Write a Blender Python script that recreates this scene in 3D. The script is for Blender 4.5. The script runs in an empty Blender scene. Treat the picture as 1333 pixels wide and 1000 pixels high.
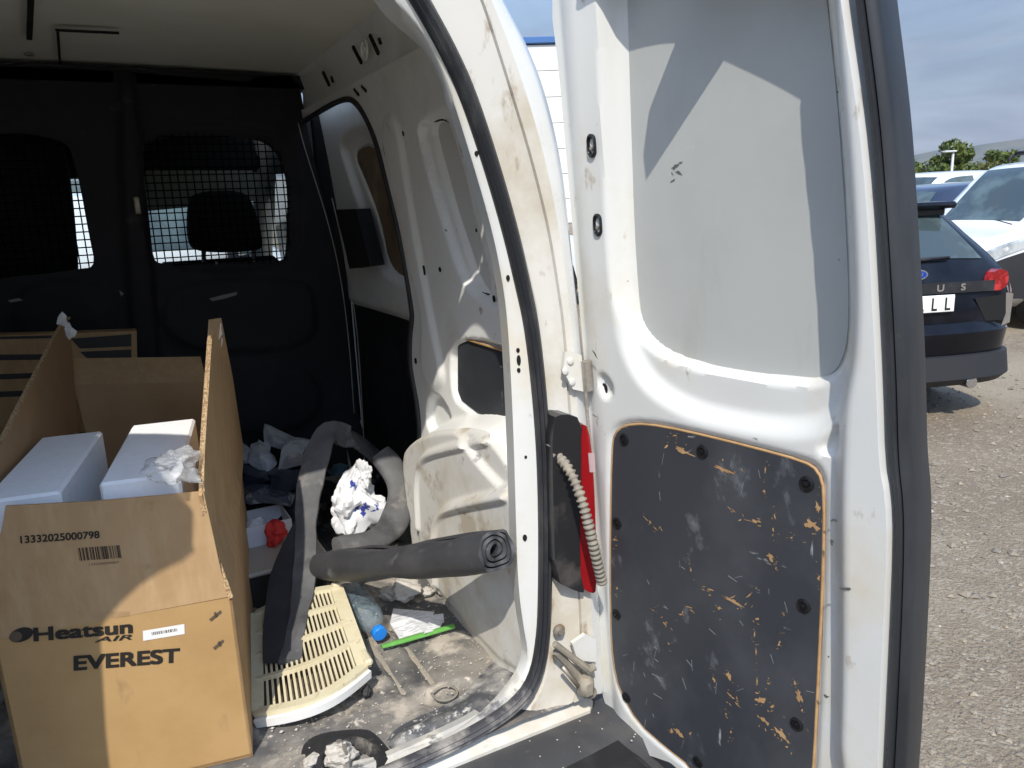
import bpy, math, random
import numpy as np
from mathutils import Vector, Matrix
R = math.radians
random.seed(7); rng = np.random.default_rng(7)
scene = bpy.context.scene
COL = scene.collection

# ------------------------------------------------------------------ camera, sky, sun, exposure
CAM = np.array([0, 0, 1.52]); YAW, PITCH, ROLL, FPX = R(27.8), R(13.1), R(2.3), 1000.0
cam_fw = np.array([math.sin(YAW)*math.cos(PITCH), math.cos(YAW)*math.cos(PITCH), -math.sin(PITCH)])
_r0 = np.array([math.cos(YAW), -math.sin(YAW), 0]); _u0 = np.cross(_r0, cam_fw)
cam_rt = _r0*math.cos(ROLL) - _u0*math.sin(ROLL); cam_up = _u0*math.cos(ROLL) + _r0*math.sin(ROLL)
cd = bpy.data.cameras.new('camera'); cam = bpy.data.objects.new('camera', cd); COL.objects.link(cam)
cam.matrix_world = Matrix(((cam_rt[0], cam_up[0], -cam_fw[0], CAM[0]), (cam_rt[1], cam_up[1], -cam_fw[1], CAM[1]),
                           (cam_rt[2], cam_up[2], -cam_fw[2], CAM[2]), (0, 0, 0, 1)))
cd.sensor_width = 36; cd.lens = 36*FPX/1333; cd.clip_start = 0.02; cd.clip_end = 20000
scene.camera = cam

SUN_D = Vector((0.47, 0.80, -1.0)).normalized()          # the way the light travels
sun_el = math.asin(-SUN_D.z); sun_az = math.atan2(-SUN_D.x, -SUN_D.y)   # from +Y towards +X
w = bpy.data.worlds.new('World'); scene.world = w; w.use_nodes = True
nt = w.node_tree; nt.nodes.clear()
sky = nt.nodes.new('ShaderNodeTexSky'); sky.sky_type = 'NISHITA'; sky.sun_disc = False
sky.sun_elevation = sun_el; sky.sun_rotation = sun_az; sky.dust_density = 0.6; sky.air_density = 1.2; sky.ozone_density = 2.0
tc = nt.nodes.new('ShaderNodeTexCoord'); mp = nt.nodes.new('ShaderNodeMapping'); mp.inputs['Scale'].default_value = (1, 1, 4)
n1 = nt.nodes.new('ShaderNodeTexNoise'); n1.inputs['Scale'].default_value = 2.3; n1.inputs['Detail'].default_value = 7; n1.inputs['Roughness'].default_value = .55
n1.inputs['Distortion'].default_value = .6
cr = nt.nodes.new('ShaderNodeValToRGB'); cr.color_ramp.elements[0].position = .30; cr.color_ramp.elements[1].position = .62; cr.color_ramp.elements[0].color = (.80, .80, .80, 1)
mx = nt.nodes.new('ShaderNodeMixRGB'); mx.inputs['Color2'].default_value = (.50, .60, .88, 1)
bg = nt.nodes.new('ShaderNodeBackground'); bg.inputs['Strength'].default_value = 0.15
wo = nt.nodes.new('ShaderNodeOutputWorld')
L = nt.links.new
L(tc.outputs['Generated'], mp.inputs['Vector']); L(mp.outputs[0], n1.inputs['Vector']); L(n1.outputs['Fac'], cr.inputs['Fac'])
sx = nt.nodes.new('ShaderNodeSeparateXYZ'); mr = nt.nodes.new('ShaderNodeMapRange'); mr.interpolation_type = 'SMOOTHSTEP'   # a low cloud bank all round, thinning upward
mr.inputs['From Min'].default_value = .12; mr.inputs['From Max'].default_value = .50; mr.inputs['To Min'].default_value = 1.0; mr.inputs['To Max'].default_value = .05
mu = nt.nodes.new('ShaderNodeMath'); mu.operation = 'MULTIPLY'
L(tc.outputs['Generated'], sx.inputs[0]); L(sx.outputs['Z'], mr.inputs['Value']); L(cr.outputs[0], mu.inputs[0]); L(mr.outputs[0], mu.inputs[1])
L(sky.outputs[0], mx.inputs['Color1']); L(mu.outputs[0], mx.inputs['Fac']); n2 = nt.nodes.new('ShaderNodeTexNoise'); n2.inputs['Scale'].default_value = 3.4; n2.inputs['Detail'].default_value = 8; n2.inputs['Distortion'].default_value = 1.2
mp2 = nt.nodes.new('ShaderNodeMapping'); mp2.inputs['Scale'].default_value = (1, 1, 5.5); mp2.inputs['Location'].default_value = (1.3, .4, .2)
cr2 = nt.nodes.new('ShaderNodeValToRGB'); cr2.color_ramp.elements[0].position = .52; cr2.color_ramp.elements[1].position = .80; cr2.color_ramp.elements[1].color = (.7, .7, .7, 1)
mx2 = nt.nodes.new('ShaderNodeMixRGB'); mx2.inputs['Color2'].default_value = (1.5, 1.65, 1.95, 1)
L(tc.outputs['Generated'], mp2.inputs['Vector']); L(mp2.outputs[0], n2.inputs['Vector']); L(n2.outputs['Fac'], cr2.inputs['Fac']); L(mx.outputs[0], mx2.inputs['Color1']); L(cr2.outputs[0], mx2.inputs['Fac']); L(mx2.outputs[0], bg.inputs['Color']); L(bg.outputs[0], wo.inputs['Surface'])
sl = bpy.data.lights.new('sun', 'SUN'); sl.energy = 2.02; sl.angle = R(0.55); sl.color = (1, .94, .84)
so = bpy.data.objects.new('sun', sl); COL.objects.link(so); so.rotation_euler = SUN_D.to_track_quat('-Z', 'Y').to_euler(); so.location = (-8, -16, 22)
scene.view_settings.view_transform = 'Standard'; scene.view_settings.look = 'None'
scene.view_settings.exposure = 1.22; scene.view_settings.gamma = 1
scene.cycles.max_bounces = 14; scene.cycles.diffuse_bounces = 8; scene.cycles.transparent_max_bounces = 12
scene.render.resolution_x, scene.render.resolution_y = 1024, 768

# ------------------------------------------------------------------ where a sight line meets a surface of the place
def ray(x, y): return cam_fw + cam_rt*(x-666.5)/FPX + cam_up*(500-y)/FPX
def at(x, y, axis, val):
    d = ray(x, y); return CAM + d*((val-CAM[axis])/d[axis])
def aX(x, y, v): return at(x, y, 0, v)
def aY(x, y, v): return at(x, y, 1, v)
def aZ(x, y, v): return at(x, y, 2, v)
def aP(x, y, p0, n):
    d = ray(x, y); return CAM + d*(((np.array(p0)-CAM)@np.array(n))/(d@np.array(n)))

# ------------------------------------------------------------------ mesh helpers
def tag(o, label=None, cat=None, group=None, kind=None):
    if label: o['label'] = label
    if cat: o['category'] = cat
    if group: o['group'] = group
    if kind: o['kind'] = kind
    return o
def thing(name, label, cat, loc=(0, 0, 0), group=None, kind=None):
    o = bpy.data.objects.new(name, None); COL.objects.link(o); o.location = loc; o.empty_display_size = .1
    return tag(o, label, cat, group, kind)
def mk(name, v, f, mat, parent=None, smooth=False, auto=None, loose=False):
    me = bpy.data.meshes.new(name)
    me.from_pydata([tuple(map(float, p)) for p in v], [], [tuple(map(int, q)) for q in f])
    me.validate(); me.update()
    if mat: me.materials.append(mat)
    if smooth: me.polygons.foreach_set('use_smooth', [True]*len(me.polygons))
    o = bpy.data.objects.new(name, me); COL.objects.link(o)
    if auto and smooth:
        me.set_sharp_from_angle(angle=R(auto))
    if parent is not None: par(o, parent)
    return o
def wmat(q):
    m = Matrix.Translation(q.location) @ q.rotation_euler.to_matrix().to_4x4()
    return m if q.parent is None else wmat(q.parent) @ q.matrix_parent_inverse @ m
def par(o, p):
    o.parent = p; o.matrix_parent_inverse = wmat(p).inverted()
class MB:
    def __init__(s): s.v = []; s.f = []
    def add(s, v, f):
        n = len(s.v); s.v += [tuple(p) for p in v]; s.f += [tuple(i+n for i in q) for q in f]; return s
    def box(s, c, d, rot=None, taper=1.0, bev=0):
        c = np.array(c, float); d = np.array(d, float)/2
        if bev:
            b = min(bev, *(d*.9)); pts = []; fs = []
            for sx in (-1, 1):
                for sy in (-1, 1):
                    for sz in (-1, 1):
                        e = d-b
                        pts += [(sx*d[0], sy*e[1], sz*e[2]), (sx*e[0], sy*d[1], sz*e[2]), (sx*e[0], sy*e[1], sz*d[2])]
            I = lambda sx, sy, sz, k: ((sx > 0)*4+(sy > 0)*2+(sz > 0))*3+k
            for k in range(3):
                for sg in (-1, 1):
                    q = []
                    for a, bb in ((-1, -1), (1, -1), (1, 1), (-1, 1)):
                        t = [0, 0, 0]; t[k] = sg; t[(k+1) % 3] = a; t[(k+2) % 3] = bb; q.append(I(*t, k))
                    fs.append(q if sg > 0 else q[::-1])
            for k in range(3):
                for a in (-1, 1):
                    for bb in (-1, 1):
                        i, j = (k+1) % 3, (k+2) % 3
                        t0 = [0, 0, 0]; t1 = [0, 0, 0]; t0[k] = -1; t1[k] = 1
                        for t in (t0, t1): t[i] = a; t[j] = bb
                        q = [I(*t0, i), I(*t1, i), I(*t1, j), I(*t0, j)]
                        fs.append(q if a*bb < 0 else q[::-1])
            for sx in (-1, 1):
                for sy in (-1, 1):
                    for sz in (-1, 1):
                        q = [I(sx, sy, sz, 0), I(sx, sy, sz, 1), I(sx, sy, sz, 2)]
                        fs.append(q if sx*sy*sz > 0 else q[::-1])
        else:
            pts = [(x*d[0], y*d[1], z*d[2]) for x in (-1, 1) for y in (-1, 1) for z in (-1, 1)]
            fs = [(0, 1, 3, 2), (4, 6, 7, 5), (0, 4, 5, 1), (2, 3, 7, 6), (0, 2, 6, 4), (1, 5, 7, 3)]
        P = np.array(pts)
        if taper != 1: P[P[:, 2] > 0, :2] *= taper
        if rot is not None: P = P @ np.array(rot).T
        return s.add(P+c, fs)
    def tube(s, path, rad, n=10, caps=True, squash=None, up=None):
        path = np.array(path, float); m = len(path)
        rad = np.full(m, rad) if np.isscalar(rad) else np.array(rad)
        V = []; N = None
        for i in range(m):
            t = path[min(i+1, m-1)]-path[max(i-1, 0)]; t /= np.linalg.norm(t)+1e-12
            if N is None:
                a = np.array(up if up is not None else ((0, 0, 1) if abs(t[2]) < .9 else (1, 0, 0)), float); N = a-t*(a@t)
            else: N = N-t*(N@t)
            N /= np.linalg.norm(N)+1e-12; B = np.cross(t, N)
            for k in range(n):
                A = 2*math.pi*k/n; V.append(path[i]+rad[i]*(math.cos(A)*N*(squash or 1)+math.sin(A)*B))
        Fs = [(i*n+k, i*n+(k+1) % n, (i+1)*n+(k+1) % n, (i+1)*n+k) for i in range(m-1) for k in range(n)]
        if caps: Fs += [tuple(range(n))[::-1], tuple((m-1)*n+k for k in range(n))]
        return s.add(V, Fs)
    def sweep(s, path, prof, normals, closed_prof=True, caps=True):
        """prof: (a,b) pairs; a along normals[i], b along the side vector"""
        path = np.array(path, float); m = len(path); n = len(prof); V = []
        for i in range(m):
            t = path[min(i+1, m-1)]-path[max(i-1, 0)]; t /= np.linalg.norm(t)+1e-12
            N = np.array(normals[i] if np.ndim(normals) > 1 else normals, float); N = N-t*(N@t); N /= np.linalg.norm(N)+1e-12
            B = np.cross(t, N)
            for a, b in prof: V.append(path[i]+a*N+b*B)
        K = n if closed_prof else n-1
        Fs = [(i*n+k, (i+1)*n+k, (i+1)*n+(k+1) % n, i*n+(k+1) % n) for i in range(m-1) for k in range(K)]
        if caps and closed_prof: Fs += [tuple(range(n)), tuple((m-1)*n+k for k in range(n))[::-1]]
        return s.add(V, Fs)
    def lathe(s, c, axis, prof, n=20):
        """prof: (r, h) along axis"""
        a = np.array(axis, float); a /= np.linalg.norm(a); q = np.array((0, 0, 1.) if abs(a[2]) < .9 else (1., 0, 0)); N = q-a*(q@a); N /= np.linalg.norm(N); B = np.cross(a, N)
        V = [np.array(c)+a*h+r*(math.cos(2*math.pi*k/n)*N+math.sin(2*math.pi*k/n)*B) for r, h in prof for k in range(n)]
        m = len(prof)
        Fs = [(i*n+k, i*n+(k+1) % n, (i+1)*n+(k+1) % n, (i+1)*n+k) for i in range(m-1) for k in range(n)]
        Fs += [tuple(range(n))[::-1], tuple((m-1)*n+k for k in range(n))]
        return s.add(V, Fs)
    def prism(s, poly, off):
        """poly: 3D points in order; off: extrusion vector"""
        poly = np.array(poly, float); n = len(poly)
        V = list(poly)+list(poly+np.array(off))
        Fs = [tuple(range(n)), tuple(range(n, 2*n))[::-1]]+[(i, i+n, (i+1) % n+n, (i+1) % n) for i in range(n)]
        return s.add(V, Fs)
    def build(s, name, mat, parent=None, smooth=False, auto=None):
        o = mk(name, s.v, s.f, mat, parent, smooth, auto)
        import bmesh
        bm = bmesh.new(); bm.from_mesh(o.data); bmesh.ops.recalc_face_normals(bm, faces=bm.faces); bm.to_mesh(o.data); bm.free()
        return o
def chaikin(p, n=2, closed=True):
    p = np.array(p, float)
    for _ in range(n):
        a = p; b = np.roll(p, -1, 0)
        q = np.empty((2*len(p), p.shape[1])); q[0::2] = .75*a+.25*b; q[1::2] = .25*a+.75*b
        if not closed: q = np.vstack([p[:1], q[:-2], p[-1:]])
        p = q
    return p
def resample(p, n):
    p = np.array(p, float); s = np.r_[0, np.cumsum(np.linalg.norm(np.diff(p, axis=0), axis=1))]
    t = np.linspace(0, s[-1], n); return np.stack([np.interp(t, s, p[:, k]) for k in range(p.shape[1])], 1)
def spline(p, n=60, it=3): return resample(chaikin(p, it, False), n)
def sdf(poly, u, v):
    poly = np.asarray(poly); d = np.full(u.shape, 1e9); ins = np.zeros(u.shape, bool)
    for i in range(len(poly)):
        a = poly[i]; b = poly[(i+1) % len(poly)]; e = b-a; L2 = e@e+1e-15
        t = np.clip(((u-a[0])*e[0]+(v-a[1])*e[1])/L2, 0, 1)
        d = np.minimum(d, np.hypot(u-a[0]-t*e[0], v-a[1]-t*e[1]))
        c = ((a[1] > v) != (b[1] > v)); 
        with np.errstate(divide='ignore', invalid='ignore'):
            xi = a[0]+(v-a[1])*e[0]/(e[1] if abs(e[1]) > 1e-12 else 1e-12)
        ins ^= c & (u < xi)
    return np.where(ins, -d, d)
def sstep(x): x = np.clip(x, 0, 1); return x*x*(3-2*x)
def hfield(name, S, outline, feats, res, mat, parent=None, holes=(), skirt=None, extra=None, flip=False):
    """pressed sheet: S(u,v,h)->xyz, feats (poly, depth, softness) add depth inside poly with a rounded wall"""
    outline = np.asarray(outline); lo = outline.min(0)-res; hi = outline.max(0)+res
    nu = int((hi[0]-lo[0])/res)+2; nv = int((hi[1]-lo[1])/res)+2
    u, v = np.meshgrid(lo[0]+res*np.arange(nu), lo[1]+res*np.arange(nv), indexing='ij')
    def D(u, v):
        d = sdf(outline, u, v)
        for h in holes: d = np.maximum(d, -sdf(h, u, v))
        return d
    d = D(u, v); e = res*.1
    gx = (D(u+e, v)-D(u-e, v))/(2*e); gy = (D(u, v+e)-D(u, v-e))/(2*e)
    out = (d > 0) & (d < 2.5*res); u = np.where(out, u-d*gx, u); v = np.where(out, v-d*gy, v)
    h = np.zeros_like(u)
    for poly, dep, soft in feats: h += dep*sstep(-sdf(poly, u, v)/soft+.5)
    if extra is not None: h = h+extra(u, v)
    P = S(u.ravel(), v.ravel(), h.ravel())
    ok = d < 1e-9
    cell = ok[:-1, :-1] | ok[1:, :-1] | ok[1:, 1:] | ok[:-1, 1:]
    # drop cells that only touch with outside vertices too far away
    far = d > 2.4*res
    cell &= ~(far[:-1, :-1] | far[1:, :-1] | far[1:, 1:] | far[:-1, 1:])
    ii, jj = np.nonzero(cell); idx = lambda i, j: i*nv+j
    F = np.stack([idx(ii, jj), idx(ii+1, jj), idx(ii+1, jj+1), idx(ii, jj+1)], 1)
    if flip: F = F[:, ::-1]
    used = np.unique(F); mp_ = -np.ones(nu*nv, int); mp_[used] = np.arange(len(used)); F = mp_[F]; V = P[used]
    if skirt:
        E = {}
        for q in F:
            for k in range(4):
                a, b = q[k], q[(k+1) % 4]; E[(a, b)] = 1
        bd = [(a, b) for a, b in E if (b, a) not in E]
        bv = sorted({a for e2 in bd for a in e2}); m2 = {a: len(V)+i for i, a in enumerate(bv)}
        uu = u.ravel()[used][bv]; vv = v.ravel()[used][bv]; hh = h.ravel()[used][bv]
        V = np.vstack([V, S(uu, vv, hh+skirt)]); F = np.vstack([F, [(b, a, m2[a], m2[b]) for a, b in bd]])
    me = bpy.data.meshes.new(name); me.from_pydata(V.tolist(), [], F.tolist()); me.update(); me.validate()
    me.materials.append(mat); me.polygons.foreach_set('use_smooth', [True]*len(me.polygons)); me.set_sharp_from_angle(angle=R(50))
    o = bpy.data.objects.new(name, me); COL.objects.link(o)
    if parent is not None: par(o, parent)
    return o
def ribbon(name, rails, mat, parent=None, smooth=True, auto=40):
    """rails: list of equally long point lists, joined side by side"""
    n = len(rails[0]); V = np.vstack([np.array(r) for r in rails]); F = []
    for a in range(len(rails)-1):
        for i in range(n-1): F.append((a*n+i, a*n+i+1, (a+1)*n+i+1, (a+1)*n+i))
    return mk(name, V, F, mat, parent, smooth, auto)
def text(name, s, size, mat, parent, origin, xdir, ydir, offset=0.0, shear=0.0, space=1.0, width=1.0, align='LEFT', bold=0.0):
    cu = bpy.data.curves.new(name, 'FONT'); cu.body = s; cu.size = 1.0; cu.offset = offset/size; cu.shear = shear; cu.space_character = space; cu.align_x = align; cu.extrude = 0
    o = bpy.data.objects.new(name+'_tmp', cu); COL.objects.link(o)
    bpy.context.view_layer.update()
    me = bpy.data.meshes.new_from_object(o.evaluated_get(bpy.context.evaluated_depsgraph_get()))
    COL.objects.unlink(o); bpy.data.objects.remove(o); bpy.data.curves.remove(cu)
    x = np.array(xdir, float); x /= np.linalg.norm(x); y = np.array(ydir, float); y -= x*(x@y); y /= np.linalg.norm(y); z = np.cross(x, y)
    for vt in me.vertices:
        c = vt.co*size; p = np.array(origin)+x*c.x*width+y*c.y+z*c.z; vt.co = p
    if bold:
        n0 = len(me.vertices); co = np.array([v.co[:] for v in me.vertices]); fs = [tuple(p.vertices) for p in me.polygons]; V = []; F = []
        for k, (a, b) in enumerate(((-1, -1), (1, -1), (1, 1), (-1, 1))):
            V += [c+(x*a+y*b)*bold-z*0+z*.00006*k for c in co]; F += [tuple(i+k*n0 for i in f) for f in fs]
        me = bpy.data.meshes.new(name); me.from_pydata([tuple(map(float, v)) for v in V], [], F); me.update()
    me.materials.clear(); me.materials.append(mat); me.name = name
    o = bpy.data.objects.new(name, me); COL.objects.link(o)
    if parent is not None: par(o, parent)
    return o

# ------------------------------------------------------------------ materials
def M(name, col, rough=.5, metal=0., layers=(), bump=None, spec=.5, coat=0., trans=0., alpha=1., ior=1.45, sss=0.):
    """layers: (colour, noise scale, lo, hi, stretch(xyz) or None, roughness or None); bump: (scale, strength, distance)"""
    m = bpy.data.materials.new(name); m.use_nodes = True; t = m.node_tree; b = t.nodes['Principled BSDF']
    c4 = lambda c: (c[0], c[1], c[2], 1)
    b.inputs['Base Color'].default_value = c4(col); b.inputs['Roughness'].default_value = rough; b.inputs['Metallic'].default_value = metal
    b.inputs['Specular IOR Level'].default_value = spec; b.inputs['Coat Weight'].default_value = coat; b.inputs['Coat Roughness'].default_value = .08
    b.inputs['Transmission Weight'].default_value = trans; b.inputs['Alpha'].default_value = alpha; b.inputs['IOR'].default_value = ior
    co = t.nodes.new('ShaderNodeTexCoord'); prev = None; rprev = None; lk = t.links.new
    for i, ly in enumerate(layers):
        c2, sc, lo, hi, st, ro = ly
        mpn = t.nodes.new('ShaderNodeMapping'); mpn.inputs['Location'].default_value = (3.1*i+.7, 1.7*i, 2.3*i)
        if st:
            mpn.inputs['Scale'].default_value = st[:3]
            if len(st) > 3: mpn.inputs['Rotation'].default_value = st[3:6]
        n = t.nodes.new('ShaderNodeTexNoise'); n.inputs['Scale'].default_value = sc; n.inputs['Detail'].default_value = 6; n.inputs['Roughness'].default_value = .62
        rp = t.nodes.new('ShaderNodeMapRange'); rp.inputs['From Min'].default_value = lo; rp.inputs['From Max'].default_value = hi
        mxn = t.nodes.new('ShaderNodeMixRGB'); mxn.inputs['Color2'].default_value = c4(c2); mxn.inputs['Color1'].default_value = c4(col)
        lk(co.outputs['Object'], mpn.inputs['Vector']); lk(mpn.outputs[0], n.inputs['Vector']); lk(n.outputs['Fac'], rp.inputs['Value']); lk(rp.outputs[0], mxn.inputs['Fac'])
        if prev: lk(prev, mxn.inputs['Color1'])
        prev = mxn.outputs[0]
        if ro is not None:
            rm = t.nodes.new('ShaderNodeMix'); rm.inputs[2].default_value = rough; rm.inputs[3].default_value = ro; lk(rp.outputs[0], rm.inputs[0])
            if rprev: lk(rprev, rm.inputs[2])
            rprev = rm.outputs[0]
    if prev: lk(prev, b.inputs['Base Color'])
    if rprev: lk(rprev, b.inputs['Roughness'])
    if bump:
        n = t.nodes.new('ShaderNodeTexNoise'); n.inputs['Scale'].default_value = bump[0]; n.inputs['Detail'].default_value = 5
        bp = t.nodes.new('ShaderNodeBump'); bp.inputs['Strength'].default_value = bump[1]; bp.inputs['Distance'].default_value = bump[2]
        if len(bump) > 3:
            mpn = t.nodes.new('ShaderNodeMapping'); mpn.inputs['Scale'].default_value = bump[3]; lk(co.outputs['Object'], mpn.inputs['Vector']); lk(mpn.outputs[0], n.inputs['Vector'])
        else: lk(co.outputs['Object'], n.inputs['Vector'])
        lk(n.outputs['Fac'], bp.inputs['Height']); lk(bp.outputs[0], b.inputs['Normal'])
    return m
def glassy(name, tint, gloss=.04, rough=.02):
    m = bpy.data.materials.new(name); m.use_nodes = True; t = m.node_tree; t.nodes.clear()
    a = t.nodes.new('ShaderNodeBsdfTransparent'); a.inputs[0].default_value = (*tint, 1)
    g = t.nodes.new('ShaderNodeBsdfGlossy'); g.inputs['Roughness'].default_value = rough
    lw = t.nodes.new('ShaderNodeFresnel'); lw.inputs[0].default_value = 1.5
    ad = t.nodes.new('ShaderNodeMath'); ad.operation = 'ADD'; ad.inputs[1].default_value = gloss
    x = t.nodes.new('ShaderNodeMixShader'); o = t.nodes.new('ShaderNodeOutputMaterial')
    t.links.new(lw.outputs[0], ad.inputs[0]); t.links.new(ad.outputs[0], x.inputs[0]); t.links.new(a.outputs[0], x.inputs[1]); t.links.new(g.outputs[0], x.inputs[2]); t.links.new(x.outputs[0], o.inputs[0])
    return m
DUST = (.43, .37, .28)
m_white = M('white_paint', (.635, .64, .615), .38, layers=[((.58, .53, .42), 4, .50, .72, None, .7), ((.34, .28, .20), 20, .64, .74, (1, 1, .6), .8), ((.12, .115, .11), 60, .70, .745, (1, .35, 1), .6)], bump=(300, .04, .001))
m_wall = M('white_paint_scuffed', (.83, .835, .81), .4, layers=[((.64, .61, .53), 4, .5, .8, None, .75), ((.34, .31, .27), 30, .68, .74, (1, .5, .5), .7), ((.09, .09, .09), 48, .705, .73, (1, .6, .9), .6)], bump=(260, .05, .001))
m_cream = M('dusty_pillar_paint', (.63, .615, .565), .5, layers=[((.50, .455, .37), 5, .48, .66, None, .8), ((.28, .19, .10), 22, .60, .74, (1, 1, .45), .8)], bump=(250, .06, .001))
m_blank = M('grey_window_blank', (.435, .445, .425), .5, layers=[((.385, .39, .37), 3, .45, .75, None, .6), ((.37, .365, .34), 11, .60, .80, (1, 1, .25), .65), ((.25, .24, .22), 70, .725, .76, (1, 1, .5), None), ((.50, .50, .48), 26, .68, .80, (1, .3, 1), .35)], bump=(400, .03, .0006))
m_dustwhite = M('dusty_arch_paint', (.68, .67, .63), .55, layers=[((.56, .52, .44), 4, .46, .60, None, .85), ((.46, .41, .33), 9, .56, .64, (1, 1, 1), .9), ((.34, .34, .34), 14, .66, .72, (1, .9, 1), .7), ((.15, .15, .15), 60, .70, .73, (1, .5, 1), .7)], bump=(180, .1, .002))
m_ceil = M('headlining_board', (.80, .80, .70), .7, layers=[((.73, .72, .60), 3, .4, .7, None, None)], bump=(500, .1, .0008))
m_black = M('black_plastic', (.016, .016, .018), .55, layers=[((.03, .03, .032), 12, .5, .7, None, .7)], bump=(350, .12, .0008))
m_bulk = M('black_bulkhead', (.018, .018, .021), .6, layers=[((.03, .03, .033), 7, .5, .75, None, .8), ((.075, .073, .07), 9, .62, .80, (.5, 1, 1), .85), ((.12, .12, .12), 30, .74, .79, (.4, 1, 1), .8)], bump=(300, .15, .001), spec=.22)
m_rubber = M('seal_rubber', (.022, .023, .027), .5, layers=[((.06, .06, .06), 20, .5, .75, (1, 1, .3), .7)], bump=(200, .1, .001))
m_rubberdirt = M('dusty_seal_rubber', (.05, .05, .055), .55, layers=[((.32, .30, .27), 14, .42, .62, None, .85)], bump=(200, .1, .001))
m_strip = M('door_edge_rubber', (.018, .020, .024), .42, layers=[((.035, .038, .042), 9, .45, .7, (1, 1, .35), .6), ((.10, .09, .05), 26, .70, .78, None, .8)], bump=(160, .08, .001))
m_hole = M('dark_hole', (.006, .006, .006), .8)
m_ply = M('film_faced_plywood', (.040, .044, .052), .42, layers=[((.075, .08, .09), 4, .45, .75, None, .55), ((.22, .23, .25), 13, .62, .78, (1, 1, .7), .6), ((.30, .31, .32), 42, .69, .74, (1, 1.0, .18), .6), ((.28, .29, .30), 50, .70, .74, (1, .25, 1.0), .6)], bump=(90, .06, .001))
m_plyedge = M('bare_plywood', (.46, .29, .14), .8, layers=[((.34, .20, .09), 40, .4, .7, None, None)], bump=(200, .2, .001))
m_screw = M('black_screw', (.012, .012, .014), .35, .2)
m_redlens = M('red_lamp_lens', (.34, .008, .012), .12, coat=.5, trans=.25, bump=(60, .08, .002, (1, 1, 6)))
m_lampblk = M('lamp_housing', (.02, .02, .022), .3, layers=[((.10, .09, .08), 12, .55, .8, None, .7)])
m_steel = M('worn_steel', (.42, .40, .36), .45, .7, layers=[((.30, .22, .14), 20, .45, .7, None, .8)])
m_conduit = M('grey_conduit', (.22, .20, .165), .7, layers=[((.33, .29, .22), 30, .45, .7, None, .85)])
m_bumper = M('grey_bumper_plastic', (.055, .056, .06), .55, layers=[((.10, .097, .092), 8, .45, .72, None, .7), ((.20, .185, .16), 40, .66, .78, None, .9)], bump=(400, .1, .0008))
m_floor = M('dusty_load_floor', (.10, .099, .098), .72, layers=[((.24, .22, .19), 6, .38, .60, None, .9), ((.46, .41, .34), 13, .50, .66, None, .95), ((.07, .069, .068), 9, .58, .70, None, .7), ((.56, .51, .44), 45, .62, .70, None, .95)], bump=(120, .35, .003))
m_sill = M('worn_sill_paint', (.40, .39, .36), .7, layers=[((.58, .55, .48), 10, .48, .60, None, .9), ((.14, .14, .14), 22, .58, .66, None, .7)], bump=(140, .2, .002))
m_lip = M('sill_lip', (.075, .078, .084), .5, layers=[((.48, .46, .42), 7, .47, .62, None, .9), ((.20, .195, .185), 26, .5, .7, None, .8), ((.60, .58, .54), 50, .58, .68, None, .9)], bump=(150, .2, .002))
# ================================================================== the white van
YR, YB, ZF, XC = 1.10, 2.62, 0.60, 0.03
van = thing('cargo_van', 'white cargo van with rear doors open, seen into its dusty load bay', 'van', (XC, YR, 0))

from mathutils import noise as mnoise
m_dust = M('plaster_dust', (.32, .29, .24), .95, layers=[((.36, .31, .24), 60, .45, .65, None, None)], bump=(300, .6, .003))
# ---- pressed load floor
def S_floor(u, v, h): return np.stack([u, v, ZF+h], 1)
fe = []
for gx in (.413, .474, .235, .30, .06, .12, -.12, -.06, -.30, -.24, -.48):
    fe.append((np.array([(gx-.007, 1.285), (gx+.007, 1.285), (gx+.007, 2.5), (gx-.007, 2.5)]), -.009, .012))
fe.append((chaikin([(.44, 1.215), (.53, 1.215), (.545, 1.262), (.43, 1.262)], 2), -.010, .012))
def fl_extra(u, v):
    return .0025*np.sin(u*37+v*11)*np.sin(v*29-u*7)+.0015*np.sin(u*91)*np.sin(v*83)
hfield('load_floor', S_floor, np.array([(-.66, 1.09), (.70, 1.09), (.70, 2.66), (-.66, 2.66)]), fe, .008, m_floor, van, extra=fl_extra)
mb = MB(); a = [aZ(x, y, ZF+.004) for x, y in [(562, 903), (575, 893), (590, 893), (597, 902), (588, 911), (570, 913), (562, 903)]]
mb.tube(spline(a, 30), .0024, 6); mb.build('tie_down_ring', m_conduit, van, True)
for gx, y0, y1 in ((.413, 1.27, 1.52), (.474, 1.28, 1.47), (.30, 1.27, 1.4), (.235, 1.27, 1.4)):
    yy = np.linspace(y0, y1, 40); wv_ = .0042+.0022*np.array([mnoise.noise(Vector((gx*50, q*40, 0))) for q in yy]); ribbon('groove_dust', [np.stack([gx-wv_*k, yy, np.full(40, ZF-.0055+(.0 if abs(k) > .6 else .0008))], 1) for k in (-1.3, -.5, .5, 1.3)], m_dust, van)
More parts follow.
